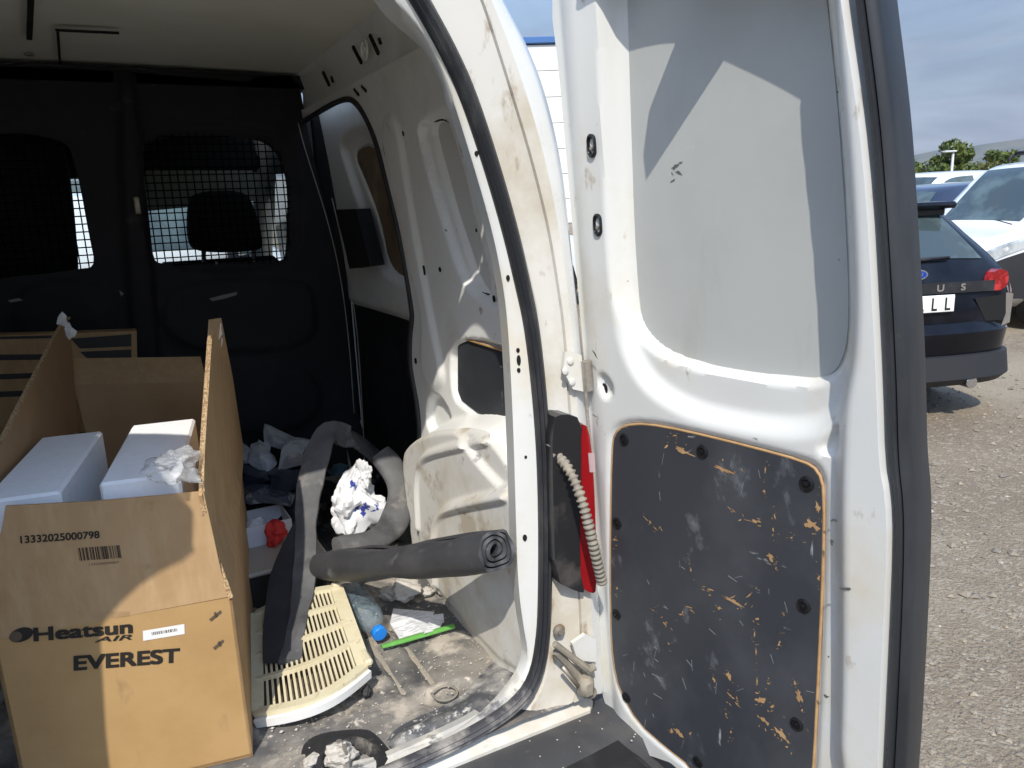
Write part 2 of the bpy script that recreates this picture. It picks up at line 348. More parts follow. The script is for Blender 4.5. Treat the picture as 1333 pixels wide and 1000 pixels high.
# threshold lip, with the latch cover in its middle
lp = chaikin([(.33, 1.12), (.60, 1.12), (.648, 1.18), (.645, 1.262), (.62, 1.29), (.57, 1.262), (.50, 1.205), (.34, 1.195)], 2)
def S_lip(u, v, h): return np.stack([u, v, ZF+.002+h], 1)
hfield('sill_lip', S_lip, lp, [(chaikin(np.array([(.35, 1.14), (.595, 1.14), (.625, 1.18), (.62, 1.25), (.57, 1.235), (.50, 1.18), (.36, 1.175)]), 2), .012, .03)], .006, m_lip, van, skirt=-.02)
lp2 = np.array([(2*XC+.18-u, v) for u, v in lp])
hfield('sill_lip', S_lip, np.array([(-.60, 1.12), (.16, 1.12), (.16, 1.195), (-.60, 1.195)]), [(np.array([(-.58, 1.135), (.15, 1.135), (.15, 1.185), (-.58, 1.185)]), .012, .02)], .01, m_lip, van, skirt=-.02)
lc = chaikin([(.185, 1.10), (.335, 1.10), (.325, 1.20), (.305, 1.225), (.225, 1.255), (.19, 1.22)], 2)
hfield('latch_cover', S_lip, lc, [(chaikin([(.20, 1.09), (.32, 1.09), (.31, 1.18), (.235, 1.225), (.205, 1.20)], 2), .022, .03),
        (chaikin([(.215, 1.09), (.30, 1.09), (.295, 1.165), (.225, 1.18)], 2), -.05, .012)], .005, M('dusty_black_plastic', (.02, .02, .022), .7, layers=[((.22, .20, .17), 16, .52, .66, None, .9)], bump=(160, .2, .002)), van, skirt=-.03)
mb = MB(); mb.box((.252, 1.15, .61), (.012, .05, .05), bev=.003).box((.252, 1.13, .635), (.008, .008, .05), bev=.002)
mb.build('latch_striker', m_steel, van)

# ---- seal round the rear opening
seal_px = [(470, -110), (520, -40), (546, 0), (580, 60), (608, 120), (638, 210), (664, 300), (680, 370), (693, 430), (705, 550), (709, 650), (709, 760), (707, 830), (698, 880), (675, 915), (620, 953), (540, 990)]
sr = np.array([aY(x, y, YR) for x, y in seal_px]); 
top_z = sr[0][2]; bot = sr[-1]
sr = np.vstack([[(XC, YR, 1.905), (.22, YR, 1.90)], sr, [(.25, YR, .592), (XC, YR, .590)]])
sl_ = sr.copy()[::-1]; sl_[:, 0] = 2*XC-sl_[:, 0]
loop = np.vstack([spline(sr, 120), spline(sl_, 120)[1:]])
prof = [(0, .0125), (.010, .013), (.016, .0095), (.013, .006), (.019, .002), (.015, -.002), (.017, -.006), (.010, -.0125), (0, -.0125)]
mb = MB(); mb.sweep(loop, [(a-.004, b) for a, b in prof], (0, -1, 0)); mb.build('opening_seal', m_rubber, van, True, 60)
# worn pale foot of the seal along the sill
ft = spline(sr, 200); ft = ft[(ft[:, 2] < .66)]
mb = MB(); mb.sweep(ft, [(a*1.02-.0032, b*1.06) for a, b in prof], (0, -1, 0)); mb.build('worn_sill_seal', m_rubberdirt, van, True, 60)
# ---- inner flange of the door opening
inn_px = [(430, -110), (485, -40), (512, 0), (553, 45), (582, 105), (615, 210), (641, 300), (655, 370), (662, 430), (668, 550), (671, 650), (674, 760), (682, 820), (688, 850), (682, 882), (612, 945), (527, 980)]
ir = np.array([aY(x, y, YR+.012) for x, y in inn_px]); ir = np.vstack([[(XC, YR+.012, 1.86), (.22, YR+.012, 1.855)], ir, [(.25, YR+.05, .605), (XC, YR+.05, .605)]])
ir[-8:-2, 2] = np.maximum(ir[-8:-2, 2], .604)
n = 120; A = spline(sr, n); B = spline(ir, n); fz = np.clip((B[:, 2]-.61)/.12, 0.02, 1); Cc = B.copy(); Cc[:, 1] += .05*fz; Cc[:, 0] += .012*fz
Dd = Cc.copy(); Dd[:, 1] += .03*fz; Dd[:, 0] += .065*fz*np.clip((1.80-B[:, 2])/.15, 0, 1)
zz = B[:, 2] < .612
kz = int(np.nonzero(A[:, 2] > .612)[0].max())+1
jr = (A+np.array([.004, .012, 0]), A+(B-A)*.12+np.array([0, -.001, 0]), B+(A-B)*.12+np.array([0, -.003, 0]), B, Cc, Dd); k2 = int(np.nonzero(A[:, 2] > .655)[0].max())+1
ribbon('door_jamb', [q[:k2] for q in jr], m_white, van); ribbon('sill_band', [q[k2-1:] for q in jr], m_sill, van)
sb = A[kz-1:]; ribbon('sill_edge', [sb+np.array([.004, .010, .008]), sb+np.array([0, .020, .014]), sb+np.array([-.002, .036, .011]), sb+np.array([-.004, .040, -.01])], m_sill, van)
Lm = lambda r: np.stack([2*XC-r[:, 0], r[:, 1], r[:, 2]], 1)
ribbon('door_jamb', [Lm(A)+np.array([-.004, .012, 0]), Lm(B), Lm(Cc)], m_white, van)
def slot(px, plane, w=.004, name='slot'): pass

# ---- rear pillar outside the seal and the body side
r0 = [(528, -60), (562, 0), (592, 60), (619, 120), (649, 210), (676, 300), (693, 370), (706, 430), (715, 550), (719, 650), (720, 760), (719, 830), (712, 888), (690, 925)]
r1 = [(560, -80), (598, 0), (620, 60), (645, 120), (676, 210), (700, 300), (713, 370), (722, 430), (729, 550), (733, 650), (736, 760), (738, 830), (738, 880), (722, 925)]
r2 = [(590, -80), (626, 0), (645, 60), (664, 120), (691, 210), (713, 300), (724, 370), (733, 430), (741, 550), (747, 650), (752, 760), (755, 830), (757, 880), (745, 915)]
r3 = [(604, -80), (640, 0), (664, 60), (685, 120), (711, 210), (728, 300), (738, 370), (745, 430), (753, 550), (761, 650), (768, 760), (772, 830), (775, 880), (770, 905)]
r4 = [(618, -80), (654, 0), (687, 60), (710, 120), (731, 210), (741, 300), (748, 370), (755, 430), (764, 550), (772, 650), (779, 760), (783, 830), (787, 880), (787, 900)]
RA = [np.array([aY(x, y, yy) for x, y in r]) for r, yy in ((r0, YR+.004), (r1, YR-.002), (r2, YR-.012), (r3, YR-.018), (r4, YR+.012))]
RA = [spline(r, 70, 2) for r in RA]
gut = RA[2]+np.array([.0015, .010, 0])
ribbon('rear_pillar', [RA[0]+np.array([-.02, .02, 0]), RA[0], RA[1], RA[2], gut, RA[2]+np.array([.004, -.002, 0]), RA[3]], m_cream, van, auto=30)
side = [RA[3], .5*(RA[3]+RA[4])+np.array([.004, -.004, 0]), RA[4]]
for yy, k in ((YR+.06, .008), (YR+.2, .012), (YR+.6, .014), (YR+1.6, .014), (YR+2.7, .010)):
    q = RA[4].copy(); q[:, 1] = yy; q[:, 0] += k; q[:, 0] = np.maximum(q[:, 0], (.785-.045*np.clip((q[:, 2]-1.26)/.56, 0, 1.1)**1.2) if yy > YR+.5 else q[:, 0]); side.append(q)
m_body = M('white_body_paint', (.76, .77, .76), .22, coat=.6, layers=[((.66, .65, .60), 6, .5, .8, None, .4)])
ribbon('body_side', side, m_body, van)
ribbon('body_side', [Lm(s) for s in side], m_body, van)
mb = MB(); t = spline([aY(x, y, YR-.002) for x, y in [(690, 62), (705, 100), (722, 150), (731, 200)]], 20)
mb.tube(t+np.array([0, .02, 0]), .0025, 6); mb.build('drip_channel', m_body, van, True)
# outer roof, rear header, lower valance
mb = MB(); mb.box((XC, 2.55, 2.005), (1.12, 2.9, .03), bev=.012); mb.box((XC, YR+.035, 1.942), (1.14, .07, .125), bev=.01)
mb.build('roof', m_body, van)
mb = MB(); mb.box((XC, YR+.02, .50), (1.42, .05, .165), bev=.02); mb.build('rear_valance', m_cream, van)

# ---- interior side wall
def XW(z): return .70-.045*np.clip((z-1.26)/.56, 0, 1.1)**1.2
def S_wall(u, v, h): return np.stack([XW(v)-.10*sstep((v-1.42)/.40)*sstep((1.42-u)/.28)-h, u, v], 1)
def wall(x, y, h=0.):
    z = 1.2
    for _ in range(12):
        p = aX(x, y, float(XW(z))-h); z = p[2]
    return (p[1], p[2])
WP = lambda L_, h=0., n=2: chaikin([wall(x, y, h) for x, y in L_], n)
op_px = [(385, 165), (403, 154), (430, 137), (454, 127), (466, 134), (478, 152), (491, 182), (506, 240), (520, 300), (530, 350), (538, 405), (539, 415), (536, 432), (535, 470), (540, 500), (546, 535), (548, 565), (548, 640), (545, 720)]
op = [wall(x, y) for x, y in op_px]; op = chaikin(op+[(op[-1][0], .58), (2.75, .58), (2.75, op[0][1])], 1)
qw = WP([(548, 155), (588, 143), (605, 165), (640, 300), (668, 402), (618, 390), (590, 310), (562, 215)], 0, 2)
qi = WP([(557, 162), (588, 152), (600, 180), (630, 300), (652, 388), (624, 380), (597, 306), (571, 215)], -.03, 2)
bp = WP([(592, 430), (720, 470), (720, 640), (668, 592), (640, 553), (612, 533), (592, 515)], -.01, 2)
arch = chaikin([(1.78, .55), (1.82, .78), (1.83, .90), (1.76, .958), (1.6, 1.025), (1.44, 1.07), (1.32, 1.085), (1.22, 1.045), (1.14, .95), (1.10, .84), (1.10, .55)], 2)
ring = chaikin([(1.79, .55), (1.84, .80), (1.845, .91), (1.77, .975), (1.6, 1.04), (1.44, 1.08), (1.32, 1.095), (1.22, 1.06), (1.13, .96), (1.06, .84), (1.06, .55)], 2)
rib1 = chaikin([(1.70, .62), (1.735, .78), (1.68, .925), (1.61, .965), (1.36, 1.05), (1.2, 1.12), (1.0, 1.12), (1.0, .62)], 2)
rib2 = chaikin([(1.585, .56), (1.60, .78), (1.52, .86), (1.22, .995), (1.0, 1.08), (1.0, .56)], 2)
ledge = WP([(600, 425), (690, 450), (700, 395), (668, 402), (620, 392)], 0, 1)
bead = WP([(495, 160), (520, 150), (533, 250), (560, 400), (575, 470), (580, 500), (560, 510), (548, 470), (553, 420), (530, 330), (512, 240)], 0, 2)
wf = [(qw, -.014, .026), (qi, -.018, .010), (bp, -.014, .012), (ring, .010, .012), (arch, .062, .036), (rib1, .004, .016), (rib2, .012, .02), (bead, .010, .03),
      (WP([(556, 520), (570, 512), (590, 545), (575, 565), (555, 560)], 0, 2), -.02, .014),
      (WP([(602, 510), (620, 500), (618, 470), (604, 465)], 0, 1), .002, .01)]
def pdist(path, u, v):
    d = np.full(u.shape, 9.)
    for a, b in zip(path[:-1], path[1:]):
        a, b = np.array(a), np.array(b); e = b-a; t = np.clip(((u-a[0])*e[0]+(v-a[1])*e[1])/(e@e), 0, 1); d = np.minimum(d, np.hypot(u-a[0]-t*e[0], v-a[1]-t*e[1]))
    return d
bead1 = chaikin([(1.30, 1.075), (1.58, .975), (1.66, .935), (1.705, .87), (1.712, .74)], 2, False); bead2 = chaikin([(1.12, 1.03), (1.46, .885), (1.55, .835), (1.585, .76), (1.59, .62)], 2, False)
def arch_extra(u, v): return .010*np.exp(-(pdist(bead1, u, v)/.0095)**4)+.012*np.exp(-(pdist(bead2, u, v)/.012)**4)
hfield('side_wall', S_wall, np.array([(1.125, .585), (2.66, .585), (2.66, 1.845), (1.125, 1.845)]), wf, .006, m_wall, van, holes=[op], flip=True,
       extra=lambda u, v: .0012*np.sin(u*23+v*9)*np.sin(v*17))
# dusty skin of the wheel arch, a pressed shell 3 mm inside the wall
ar2 = chaikin([(1.775, .585), (1.812, .78), (1.822, .895), (1.755, .952), (1.6, 1.018), (1.44, 1.063), (1.32, 1.078), (1.225, 1.038), (1.14, .945), (1.128, .84), (1.128, .585)], 2)
hfield('wheel_arch', lambda u, v, h: S_wall(u, v, h+.003), ar2, wf, .005, m_dustwhite, van, flip=True, extra=arch_extra)
# black board over the arch
pb = [wall(x, y, -.010) for x, y in [(597, 440), (715, 476), (715, 630), (668, 588), (640, 549), (615, 531), (602, 521), (597, 508)]]
hfield('quarter_board', lambda u, v, h: S_wall(u, v, -.008+h), np.array(pb), [], .006, m_ply, van, skirt=-.004, flip=True)
mb = MB(); e = np.array([wall(x, y, -.006) for x, y in [(598, 439), (715, 475)]]); P = S_wall(resample(e, 8)[:, 0], resample(e, 8)[:, 1], np.full(8, -.006))
mb.tube(P, .0028, 6); mb.build('board_edge', m_plyedge, van)
m_qwin = M('grey_blank_panel', (.66, .66, .64), .45, layers=[((.55, .54, .50), 4, .45, .8, None, None)])
qg = WP([(556, 162), (588, 152), (601, 181), (631, 300), (652, 388), (624, 379), (596, 306), (571, 216)], -.028, 2); qg = np.vstack([qg, qg[:1]]); mb = MB(); mb.tube(S_wall(qg[:, 0], qg[:, 1], np.full(len(qg), -.022)), .0032, 5, False); mb.build('blank_seal', m_hole, van, True)
hfield('quarter_blank', lambda u, v, h: S_wall(u, v, -.0295+h), WP([(558, 164), (588, 154), (600, 182), (629, 300), (650, 385), (625, 377), (598, 306), (573, 216)], -.03, 2), [], .02, m_qwin, van, flip=True)
# little holes and slots of the pressed wall
def hole(px, py, rx, ry, h=0., nm='hole', S=None, f=None, parent=None, m=None, ang=0.):
    f = f or wall; S = S or S_wall
    c = np.array(f(px, py, h)); t = np.linspace(0, 2*math.pi, 15)[:-1]
    a, b = rx*np.cos(t), ry*np.sin(t); uu = c[0]+a*math.cos(ang)-b*math.sin(ang); vv = c[1]+a*math.sin(ang)+b*math.cos(ang)
    top = S(uu, vv, np.full(14, h+.0012)); bt = S(uu, vv, np.full(14, h-.001)); V = np.vstack([top, bt])
    return mk(nm, V, [tuple(range(14))]+[(i, (i+1) % 14, (i+1) % 14+14, i+14) for i in range(14)], m or m_hole, parent or van)
for px, py, rx, ry, hh in [(525, 174, .007, .006, 0), (501, 194, .008, .02, .0), (573, 351, .007, .006, .0), (600, 176, .005, .012, -.012), (631, 290, .005, .016, -.012), (647, 373, .004, .010, -.012), (643, 389, .005, .007, -.006),
                           (620, 300, .003, .004, 0), (548, 585, .004, .006, 0), (552, 352, .006, .012, .002), (541, 470, .006, .008, .002)]:
    hole(px, py, rx, ry, hh)
def jpt(x, y, h=0.): p = aY(x, y, YR+.006); return (p[0], p[2])
S_j = lambda u, v, h: np.stack([u, np.full_like(u, YR+.0075)-h, v], 1)
for px, py, rx, ry in [(661, 362, .003, .005), (674, 456, .003, .004), (675, 469, .0035, .009), (675, 482, .003, .004), (683, 700, .004, .006), (620, 200, .003, .004), (684, 595, .0025, .003)]:
    hole(px, py, rx, ry, .002, 'hole', S_j, jpt)

# ---- roof rail, headlining
zr = 1.838
ce = np.array([(.655, 2.66, 1.958), (.655, 2.2, 1.972), (.655, 1.75, 1.978), (.58, 1.3, 1.965), (.50, 1.14, 1.94)]); rl = np.array([(.667, 2.66, 1.826), (.667, 2.2, 1.836), (.667, 1.55, 1.846), (.60, 1.25, 1.82), (.54, 1.135, 1.80)])
n = 40; ce_, rl_ = resample(ce, n), resample(rl, n); mid = .5*(ce_+rl_)+np.array([.012, 0, .006])
ribbon('roof_rail', [ce_+np.array([-.02, 0, .004]), ce_, mid, rl_, rl_+np.array([.004, 0, -.012]), rl_+np.array([-.003, 0, -.020])], m_wall, van)
def rail(px, py):
    return aX(px, py, .654)
def bar(name, p, q, wd, mat, off, th=.003):
    p = np.array(p)+off; q = np.array(q)+off; d = (q-p)/np.linalg.norm(q-p); s = np.cross(d, (1, 0, 0)); s /= np.linalg.norm(s)
    mb = MB(); mb.prism([p-s*wd, p+s*wd, q+s*wd, q-s*wd], (th, 0, 0)); return mb.build(name, mat, van)
for a, b, wd in [((420, 94), (428, 111), .010), ((459, 61), (470, 82), .009), ((481, 46), (492, 70), .010), ((461, 116), (467, 124), .008), ((471, 112), (477, 119), .008), ((431, 100), (433, 107), .006), ((493, 50), (495, 57), .006)]:
    bar('rail_slot', rail(*a), rail(*b), wd*.42, m_hole, np.array([-.002, 0, 0]), .006)
mb = MB(); p = rail(475, 65); mb.lathe(p, (-1, 0, 0), [(.026, 0), (.024, .004), (.02, .004), (.018, .001), (.007, .001), (.006, .004)], 16); mb.build('rail_boss', m_wall, van, True, 40)
def S_ceil(u, v, h): return np.stack([u, v, 1.957+.018*np.clip((2.6-v)/.8, 0, 1)-.02*((u-XC)/.62)**4*0-h+.012*(1-((u-XC)/.63)**2)], 1)
hfield('headlining', S_ceil, np.array([(-.60, 1.12), (.66, 1.12), (.66, 2.70), (-.60, 2.70)]), [(np.array([(-.58, 2.02), (.64, 2.02), (.64, 2.03), (-.58, 2.03)]), .004, .01)], .03, m_ceil, van, flip=True)
for (a, b, wd) in [((40, -6), (38, 50), .006), ((72, 38), (155, 42), .007), ((75, 40), (78, 82), .003)]:
    P, Q = aZ(*a, 1.965), aZ(*b, 1.965); d = (Q-P)/np.linalg.norm(Q-P); s = np.cross(d, (0, 0, 1)); mb = MB(); mb.prism([P-s*wd, P+s*wd, Q+s*wd, Q-s*wd], (0, 0, -.004)); mb.build('roof_slot', m_hole, van)
mb = MB(); p = aZ(38, 70, 1.966); mb.lathe(p, (0, 0, -1), [(.012, 0), (.012, .004), (.005, .006)], 12); mb.build('roof_hook', m_steel, van, True, 40)
# left wall, plain pressed sheet
hfield('side_wall', lambda u, v, h: np.stack([2*XC-XW(v)+h, u, v], 1), np.array([(1.125, .585), (2.66, .585), (2.66, 1.99), (1.125, 1.99)]),
       [(chaikin([(1.3, 1.35), (1.7, 1.35), (1.62, 1.72), (1.35, 1.72)], 2), -.03, .02), (chaikin([(1.12, .55), (1.82, .55), (1.82, .9), (1.5, 1.07), (1.2, 1.05), (1.1, .9)], 2), .06, .05)], .02, m_wall, van)

# ---- sliding door seen through its opening
def S_sd(u, v, h): return np.stack([XW(v)+.062-h, u, v], 1)
def sdp(x, y, h=0.):
    z = 1.2
    for _ in range(12): p = aX(x, y, float(XW(z))+.062-h); z = p[2]
    return (p[1], p[2])
SP = lambda L_, h=0., n=2: chaikin([sdp(x, y, h) for x, y in L_], n)
sdo = np.array([(1.72, .58), (2.95, .58), (2.95, 1.86), (1.72, 1.86)])
win_o = SP([(440, 180), (495, 165), (530, 290), (556, 375), (503, 362), (482, 325), (468, 270), (452, 222)], 0, 2)
win_i = SP([(457, 195), (495, 182), (524, 290), (545, 370), (507, 352), (496, 290), (477, 240)], -.02, 2)
low = SP([(440, 388), (467, 397), (537, 418), (600, 445), (600, 760), (440, 760)], 0, 1)
sd = hfield('sliding_door', S_sd, sdo, [(win_o, -.018, .03), (win_i, -.014, .012), (low, -.02, .03)], .010, m_wall, van, flip=True)
m_hard = M('brown_hardboard', (.20, .145, .09), .7, layers=[((.11, .075, .045), 14, .45, .7, None, None), ((.34, .27, .18), 9, .55, .75, None, None)])
hfield('window_blank', lambda u, v, h: S_sd(u, v, -.020+h), SP([(459, 197), (494, 185), (523, 291), (543, 368), (508, 350), (497, 290), (479, 240)], -.020, 2), [], .02, m_hard, sd, flip=True)
hfield('door_trim', lambda u, v, h: S_sd(u, v, -.012+h), SP([(440, 392), (467, 398), (537, 419), (600, 446), (600, 800), (440, 760)], -.012, 1), [(SP([(475, 430), (520, 445), (530, 560), (480, 560)], -.01, 2), .006, .03)], .012, m_bulk, sd, skirt=-.006, flip=True)
b0 = [aX(x, y, .70) for x, y in [(437, 273), (463, 272), (482, 346), (455, 350)]]
mb = MB(); mb.prism(b0, (.045, 0, 0)); mb.build('door_grab_box', m_bulk, sd)
mb = MB(); opath = np.array([wall(x, y) for x, y in op_px]); opath = spline(opath, 90, 2); opath[:, 0] += .004
mb.tube(S_wall(opath[:, 0], opath[:, 1], np.full(90, .002)), .008, 8); mb.build('sliding_door_seal', m_rubber, van, True)
mk('scuff_mark', [aX(x, y, .7585) for x, y in [(437, 212), (446, 208), (443, 216), (448, 219), (440, 228), (434, 226), (442, 219)]], [(0, 1, 2), (2, 3, 6), (3, 4, 5, 6)], m_black, sd)

# ---- bulkhead with its meshed windows
def S_b(u, v, h): return np.stack([u, YB-h+0*u, v], 1)
bpx = lambda x, y, h=0.: (lambda p: (p[0], p[2]))(aY(x, y, YB-h))
BP = lambda L_, h=0., n=2: chaikin([bpx(x, y, h) for x, y in L_], n)
bo = [(-.66, .58), (-.66, 1.946)]+[bpx(x, y) for x, y in [(0, 86), (160, 93), (290, 104), (322, 107), (335, 100), (378, 99), (390, 112), (397, 150), (405, 190), (425, 275), (445, 360), (458, 450), (466, 540)]]+[(.775, .70), (.775, .58)]
wr = BP([(186, 196), (190, 186), (215, 177), (257, 174), (300, 181), (325, 182), (342, 182), (361, 196), (372, 220), (377, 250), (376, 300), (374, 336), (368, 341), (210, 344), (200, 340), (196, 300), (188, 235)], 0, 1)
wl = np.array([(2*.077-p[0], p[1]) for p in wr]); 
rc = [(BP([(148, 100), (180, 100), (212, 560), (180, 560)], 0, 1), .022, .02), (BP([(210, 365), (395, 362), (408, 385), (412, 455), (215, 460)], 0, 2), .010, .02), (BP([(220, 475), (410, 470), (420, 560), (228, 570)], 0, 2), .010, .02),
      (BP([(178, 168), (250, 160), (345, 166), (384, 190), (392, 260), (390, 350), (195, 356), (184, 250)], 0, 2), -.012, .012), (BP([(20, 365), (150, 365), (155, 455), (20, 455)], 0, 2), .010, .02)]
bk = hfield('bulkhead', S_b, np.array(bo), rc, .010, m_bulk, van, holes=[wr, wl], skirt=-.02, flip=True)
mb = MB(); p0 = wr.min(0); p1 = wr.max(0)
m_mesh = M('mesh_wire', (.005, .005, .005), .85, spec=.08)
def wires(poly, name):
    lo, hi = poly.min(0), poly.max(0); mb = MB(); s = .0225; i = 0
    uu = np.arange(lo[0]+.01, hi[0], s); vv = np.arange(lo[1]+.01, hi[1], s); T = np.linspace(0, 1, 160)
    def run(a, b, off):
        pts = np.array(a)+(np.array(b)-np.array(a))*T[:, None]; ok = np.nonzero(sdf(poly, pts[:, 0], pts[:, 1]) < .006)[0]
        if len(ok) > 3:
            P, Q = pts[ok[0]], pts[ok[-1]]; mb.tube([(P[0], YB+off, P[1]), (Q[0], YB+off, Q[1])], .0019, 4, False)
    for u in uu: run((u, lo[1]-.01), (u, hi[1]+.01), .004)
    for v in vv: run((lo[0]-.01, v), (hi[0]+.01, v), .007)
    mb.build(name, m_mesh, bk)
wires(wr, 'wire_mesh'); wires(wl, 'wire_mesh')
m_scuff = M('pale_scuff', (.22, .22, .21), .8)
for L_ in ([(272, 389), (290, 384), (309, 380), (308, 384), (292, 389), (276, 392)], [(10, 391), (24, 388), (30, 391), (14, 394)], [(155, 378), (161, 382), (158, 386)], [(280, 340), (284, 342), (281, 345)]):
    p = [aY(x, y, YB-.014) for x, y in L_]; mk('scuff_mark', p, [tuple(range(len(p)))], m_scuff, bk)
for L_, r in (([(388, 160), (396, 192), (425, 280), (444, 360), (455, 450), (461, 538)], .0016), ([(432, 258), (440, 290), (458, 380), (466, 440), (471, 520), (474, 580), (475, 620)], .0018)):
    mb = MB(); mb.tube(spline([aY(x, y, YB-.004) for x, y in L_], 30), r, 5); mb.build('trim_edge', M('pale_trim', (.45, .45, .43), .5), bk, True)
hv = bpx(178, 268); mb = MB(); mb.box((hv[0], YB-.03, hv[1]), (.016, .012, .05), bev=.003); mb.build('mesh_catch', m_steel, bk)

# ---- cab in front of the bulkhead
m_seat = M('dark_seat_cloth', (.012, .012, .014), .85, bump=(300, .2, .002))
def headrest(px_pts, y, dep, nm):
    c = [aY(x, yy, y) for x, yy in px_pts]; c = chaikin(c, 2); mb = MB(); n = len(c); cc = c.mean(0); rings = []
    for k, (s, dy) in enumerate(((.86, 0), (.97, .012), (1, .035), (1, dep-.03), (.95, dep-.01), (.8, dep))): rings.append(cc+(c-cc)*s+np.array([0, dy, 0]))
    V = np.vstack(rings); F = [(a*n+i, a*n+(i+1) % n, (a+1)*n+(i+1) % n, (a+1)*n+i) for a in range(5) for i in range(n)]+[tuple(range(n))[::-1], tuple(5*n+i for i in range(n))]
    mb.add(V, F); return mb.build(nm, m_seat, van, True, 50)
headrest([(252, 249), (320, 246), (334, 270), (346, 318), (338, 328), (262, 330), (246, 318), (246, 270)], 2.95, .11, 'headrest')
for x in (265, 330):
    mb = MB(); mb.tube([aY(x, 322, 3.0), aY(x+1, 360, 3.0)], .008, 8); mb.build('headrest_post', m_steel, van, True)
def seat(cx, nm):
    mb = MB(); mb.box((cx, 3.03, 1.06), (.50, .16, .62), bev=.06); mb.box((cx, 3.32, .78), (.50, .52, .16), bev=.05); return mb.build(nm, m_seat, van)
pcx = aY(295, 400, 3.0)[0]; seat(pcx, 'passenger_seat')
dcx = pcx-.70
seat(dcx, 'driver_seat'); headrest([(-25, 176), (72, 176), (87, 198), (96, 270), (101, 330), (103, 380), (-35, 380), (-30, 250)], 2.95, .11, 'headrest')
# cab shell: header over the windscreen, visors, A-pillars, doors up to the waist, dashboard, windscreen and side glass
mb = MB(); mb.box((XC, 3.3, 1.93), (1.3, 1.36, .04)); mb.build('cab_roof_lining', m_seat, van)
vis = [aY(x, y, 3.55) for x, y in [(188, 222), (330, 222), (338, 232), (330, 262), (190, 275)]]
mb = MB(); mb.prism(vis, (0, .02, .0)); mb.build('sun_visor', M('visor_vinyl', (.30, .30, .22), .7), van)
mb = MB(); mb.box((XC, 3.75, 1.80), (1.35, .25, .20), bev=.03); mb.build('windscreen_header', m_seat, van)
mb = MB(); mb.box((XC, 3.95, 1.02), (1.4, .5, .32), bev=.08); mb.build('dashboard', m_seat, van)
for s in (1, -1):
    mb = MB(); mb.box((XC+s*.735, 3.35, .90), (.06, 1.4, .72), bev=.02); mb.build('front_door', m_body, van)
    mb = MB(); mb.tube([(XC+s*.69, 3.62, 1.86), (XC+s*.73, 4.15, 1.24)], .045, 8); mb.build('windscreen_pillar', M('pale_pillar_trim', (.45, .44, .38), .7), van, True)
    mb = MB(); mb.box((XC+s*.71, 2.68, 1.35), (.08, .10, 1.2), bev=.03); mb.build('door_pillar', m_seat, van)
m_gl = glassy('window_glass', (.80, .86, .84))
mk('windscreen', [(XC-.68, 3.85, 1.72), (XC+.68, 3.85, 1.72), (XC+.72, 4.3, 1.15), (XC-.72, 4.3, 1.15)], [(0, 1, 2, 3)], m_gl, van)
mb = MB(); mb.box((XC, 4.45, .80), (1.5, .7, .55), bev=.14); mb.build('bonnet', m_body, van)
for s in (1, -1): mk('door_glass', [(XC+s*.70, 2.75, 1.82), (XC+s*.70, 3.62, 1.82), (XC+s*.735, 4.05, 1.25), (XC+s*.735, 2.75, 1.25)], [(0, 1, 2, 3)], m_gl, van)
# sills, underside, wheels of the van
mb = MB(); mb.box((XC, 2.6, .44), (1.45, 3.6, .22), bev=.03); mb.build('underbody', m_black, van)
m_tyre = M('tyre_rubber', (.02, .02, .02), .85, bump=(80, .2, .003)); m_rim = M('steel_rim', (.35, .36, .37), .4, .6)
def wheel(c, ax, r, w, parent, nm='wheel'):
    ax = np.array(ax, float); mb = MB()
    mb.lathe(np.array(c)-ax*w/2, ax, [(r*.62, 0), (r*.92, 0), (r, w*.12), (r, w*.88), (r*.92, w), (r*.62, w)], 32); o = mb.build(nm, m_tyre, parent, True, 40)
    mb = MB(); mb.lathe(np.array(c)-ax*w*.40, ax, [(r*.63, 0), (r*.63, w*.82), (r*.55, w*.84), (r*.50, w*.7), (r*.2, w*.78), (r*.16, w*.86), (.001, w*.86)], 28); mb.build('rim', m_rim, o, True, 40); return o
for s in (1, -1):
    for yy in (1.52, 4.2): wheel((XC+s*.72, yy, .30), (s, 0, 0), .30, .18, van)
# ---- rear bumper
bz = [(.30, .548), (.60, .548), (.74, .55), (.80, .53)]
mb = MB(); prof_b = [(.04, 0.548), (.02, .556), (-.06, .556), (-.105, .545), (-.125, .51), (-.135, .42), (-.12, .30), (.04, .28)]
pth = [(-.86, 1.28, 0), (-.84, 1.14, 0), (-.76, 1.10, 0), (-.4, 1.075, 0), (XC, 1.065, 0), (.46, 1.075, 0), (.80, 1.10, 0), (.88, 1.14, 0), (.905, 1.28, 0)]
pth = spline(pth, 60, 3); mb.sweep(pth, [(b, -a) for a, b in prof_b], (0, 0, 1)); mb.build('rear_bumper', m_bumper, van, True, 35)
# ---- tail lamp in the corner by the hinge
lp_ = [aY(x, y, YR-.035) for x, y in [(719, 545), (735, 538), (757, 545), (760, 600), (763, 700), (763, 772), (750, 770), (723, 757), (720, 650)]]
tl = MB(); tl.prism(chaikin(lp_, 1), (0, .06, 0)); tl = tl.build('tail_lamp', m_lampblk, van)
ls = [aY(x, y, YR-.037) for x, y in [(757, 552), (766, 556), (772, 600), (776, 700), (777, 770), (770, 773), (757, 765), (755, 700), (757, 620)]]
mb = MB(); mb.prism(chaikin(ls, 1), (.012, .055, 0)); mb.build('red_lens', m_redlens, tl)
ls = [aY(x, y, YR-.0385) for x, y in [(766, 590), (774, 590), (775, 615), (768, 615)]]
mb = MB(); mb.prism(ls, (.002, .03, 0)); mb.build('clear_lens', M('clear_lens', (.45, .33, .34), .15, coat=.5), tl)
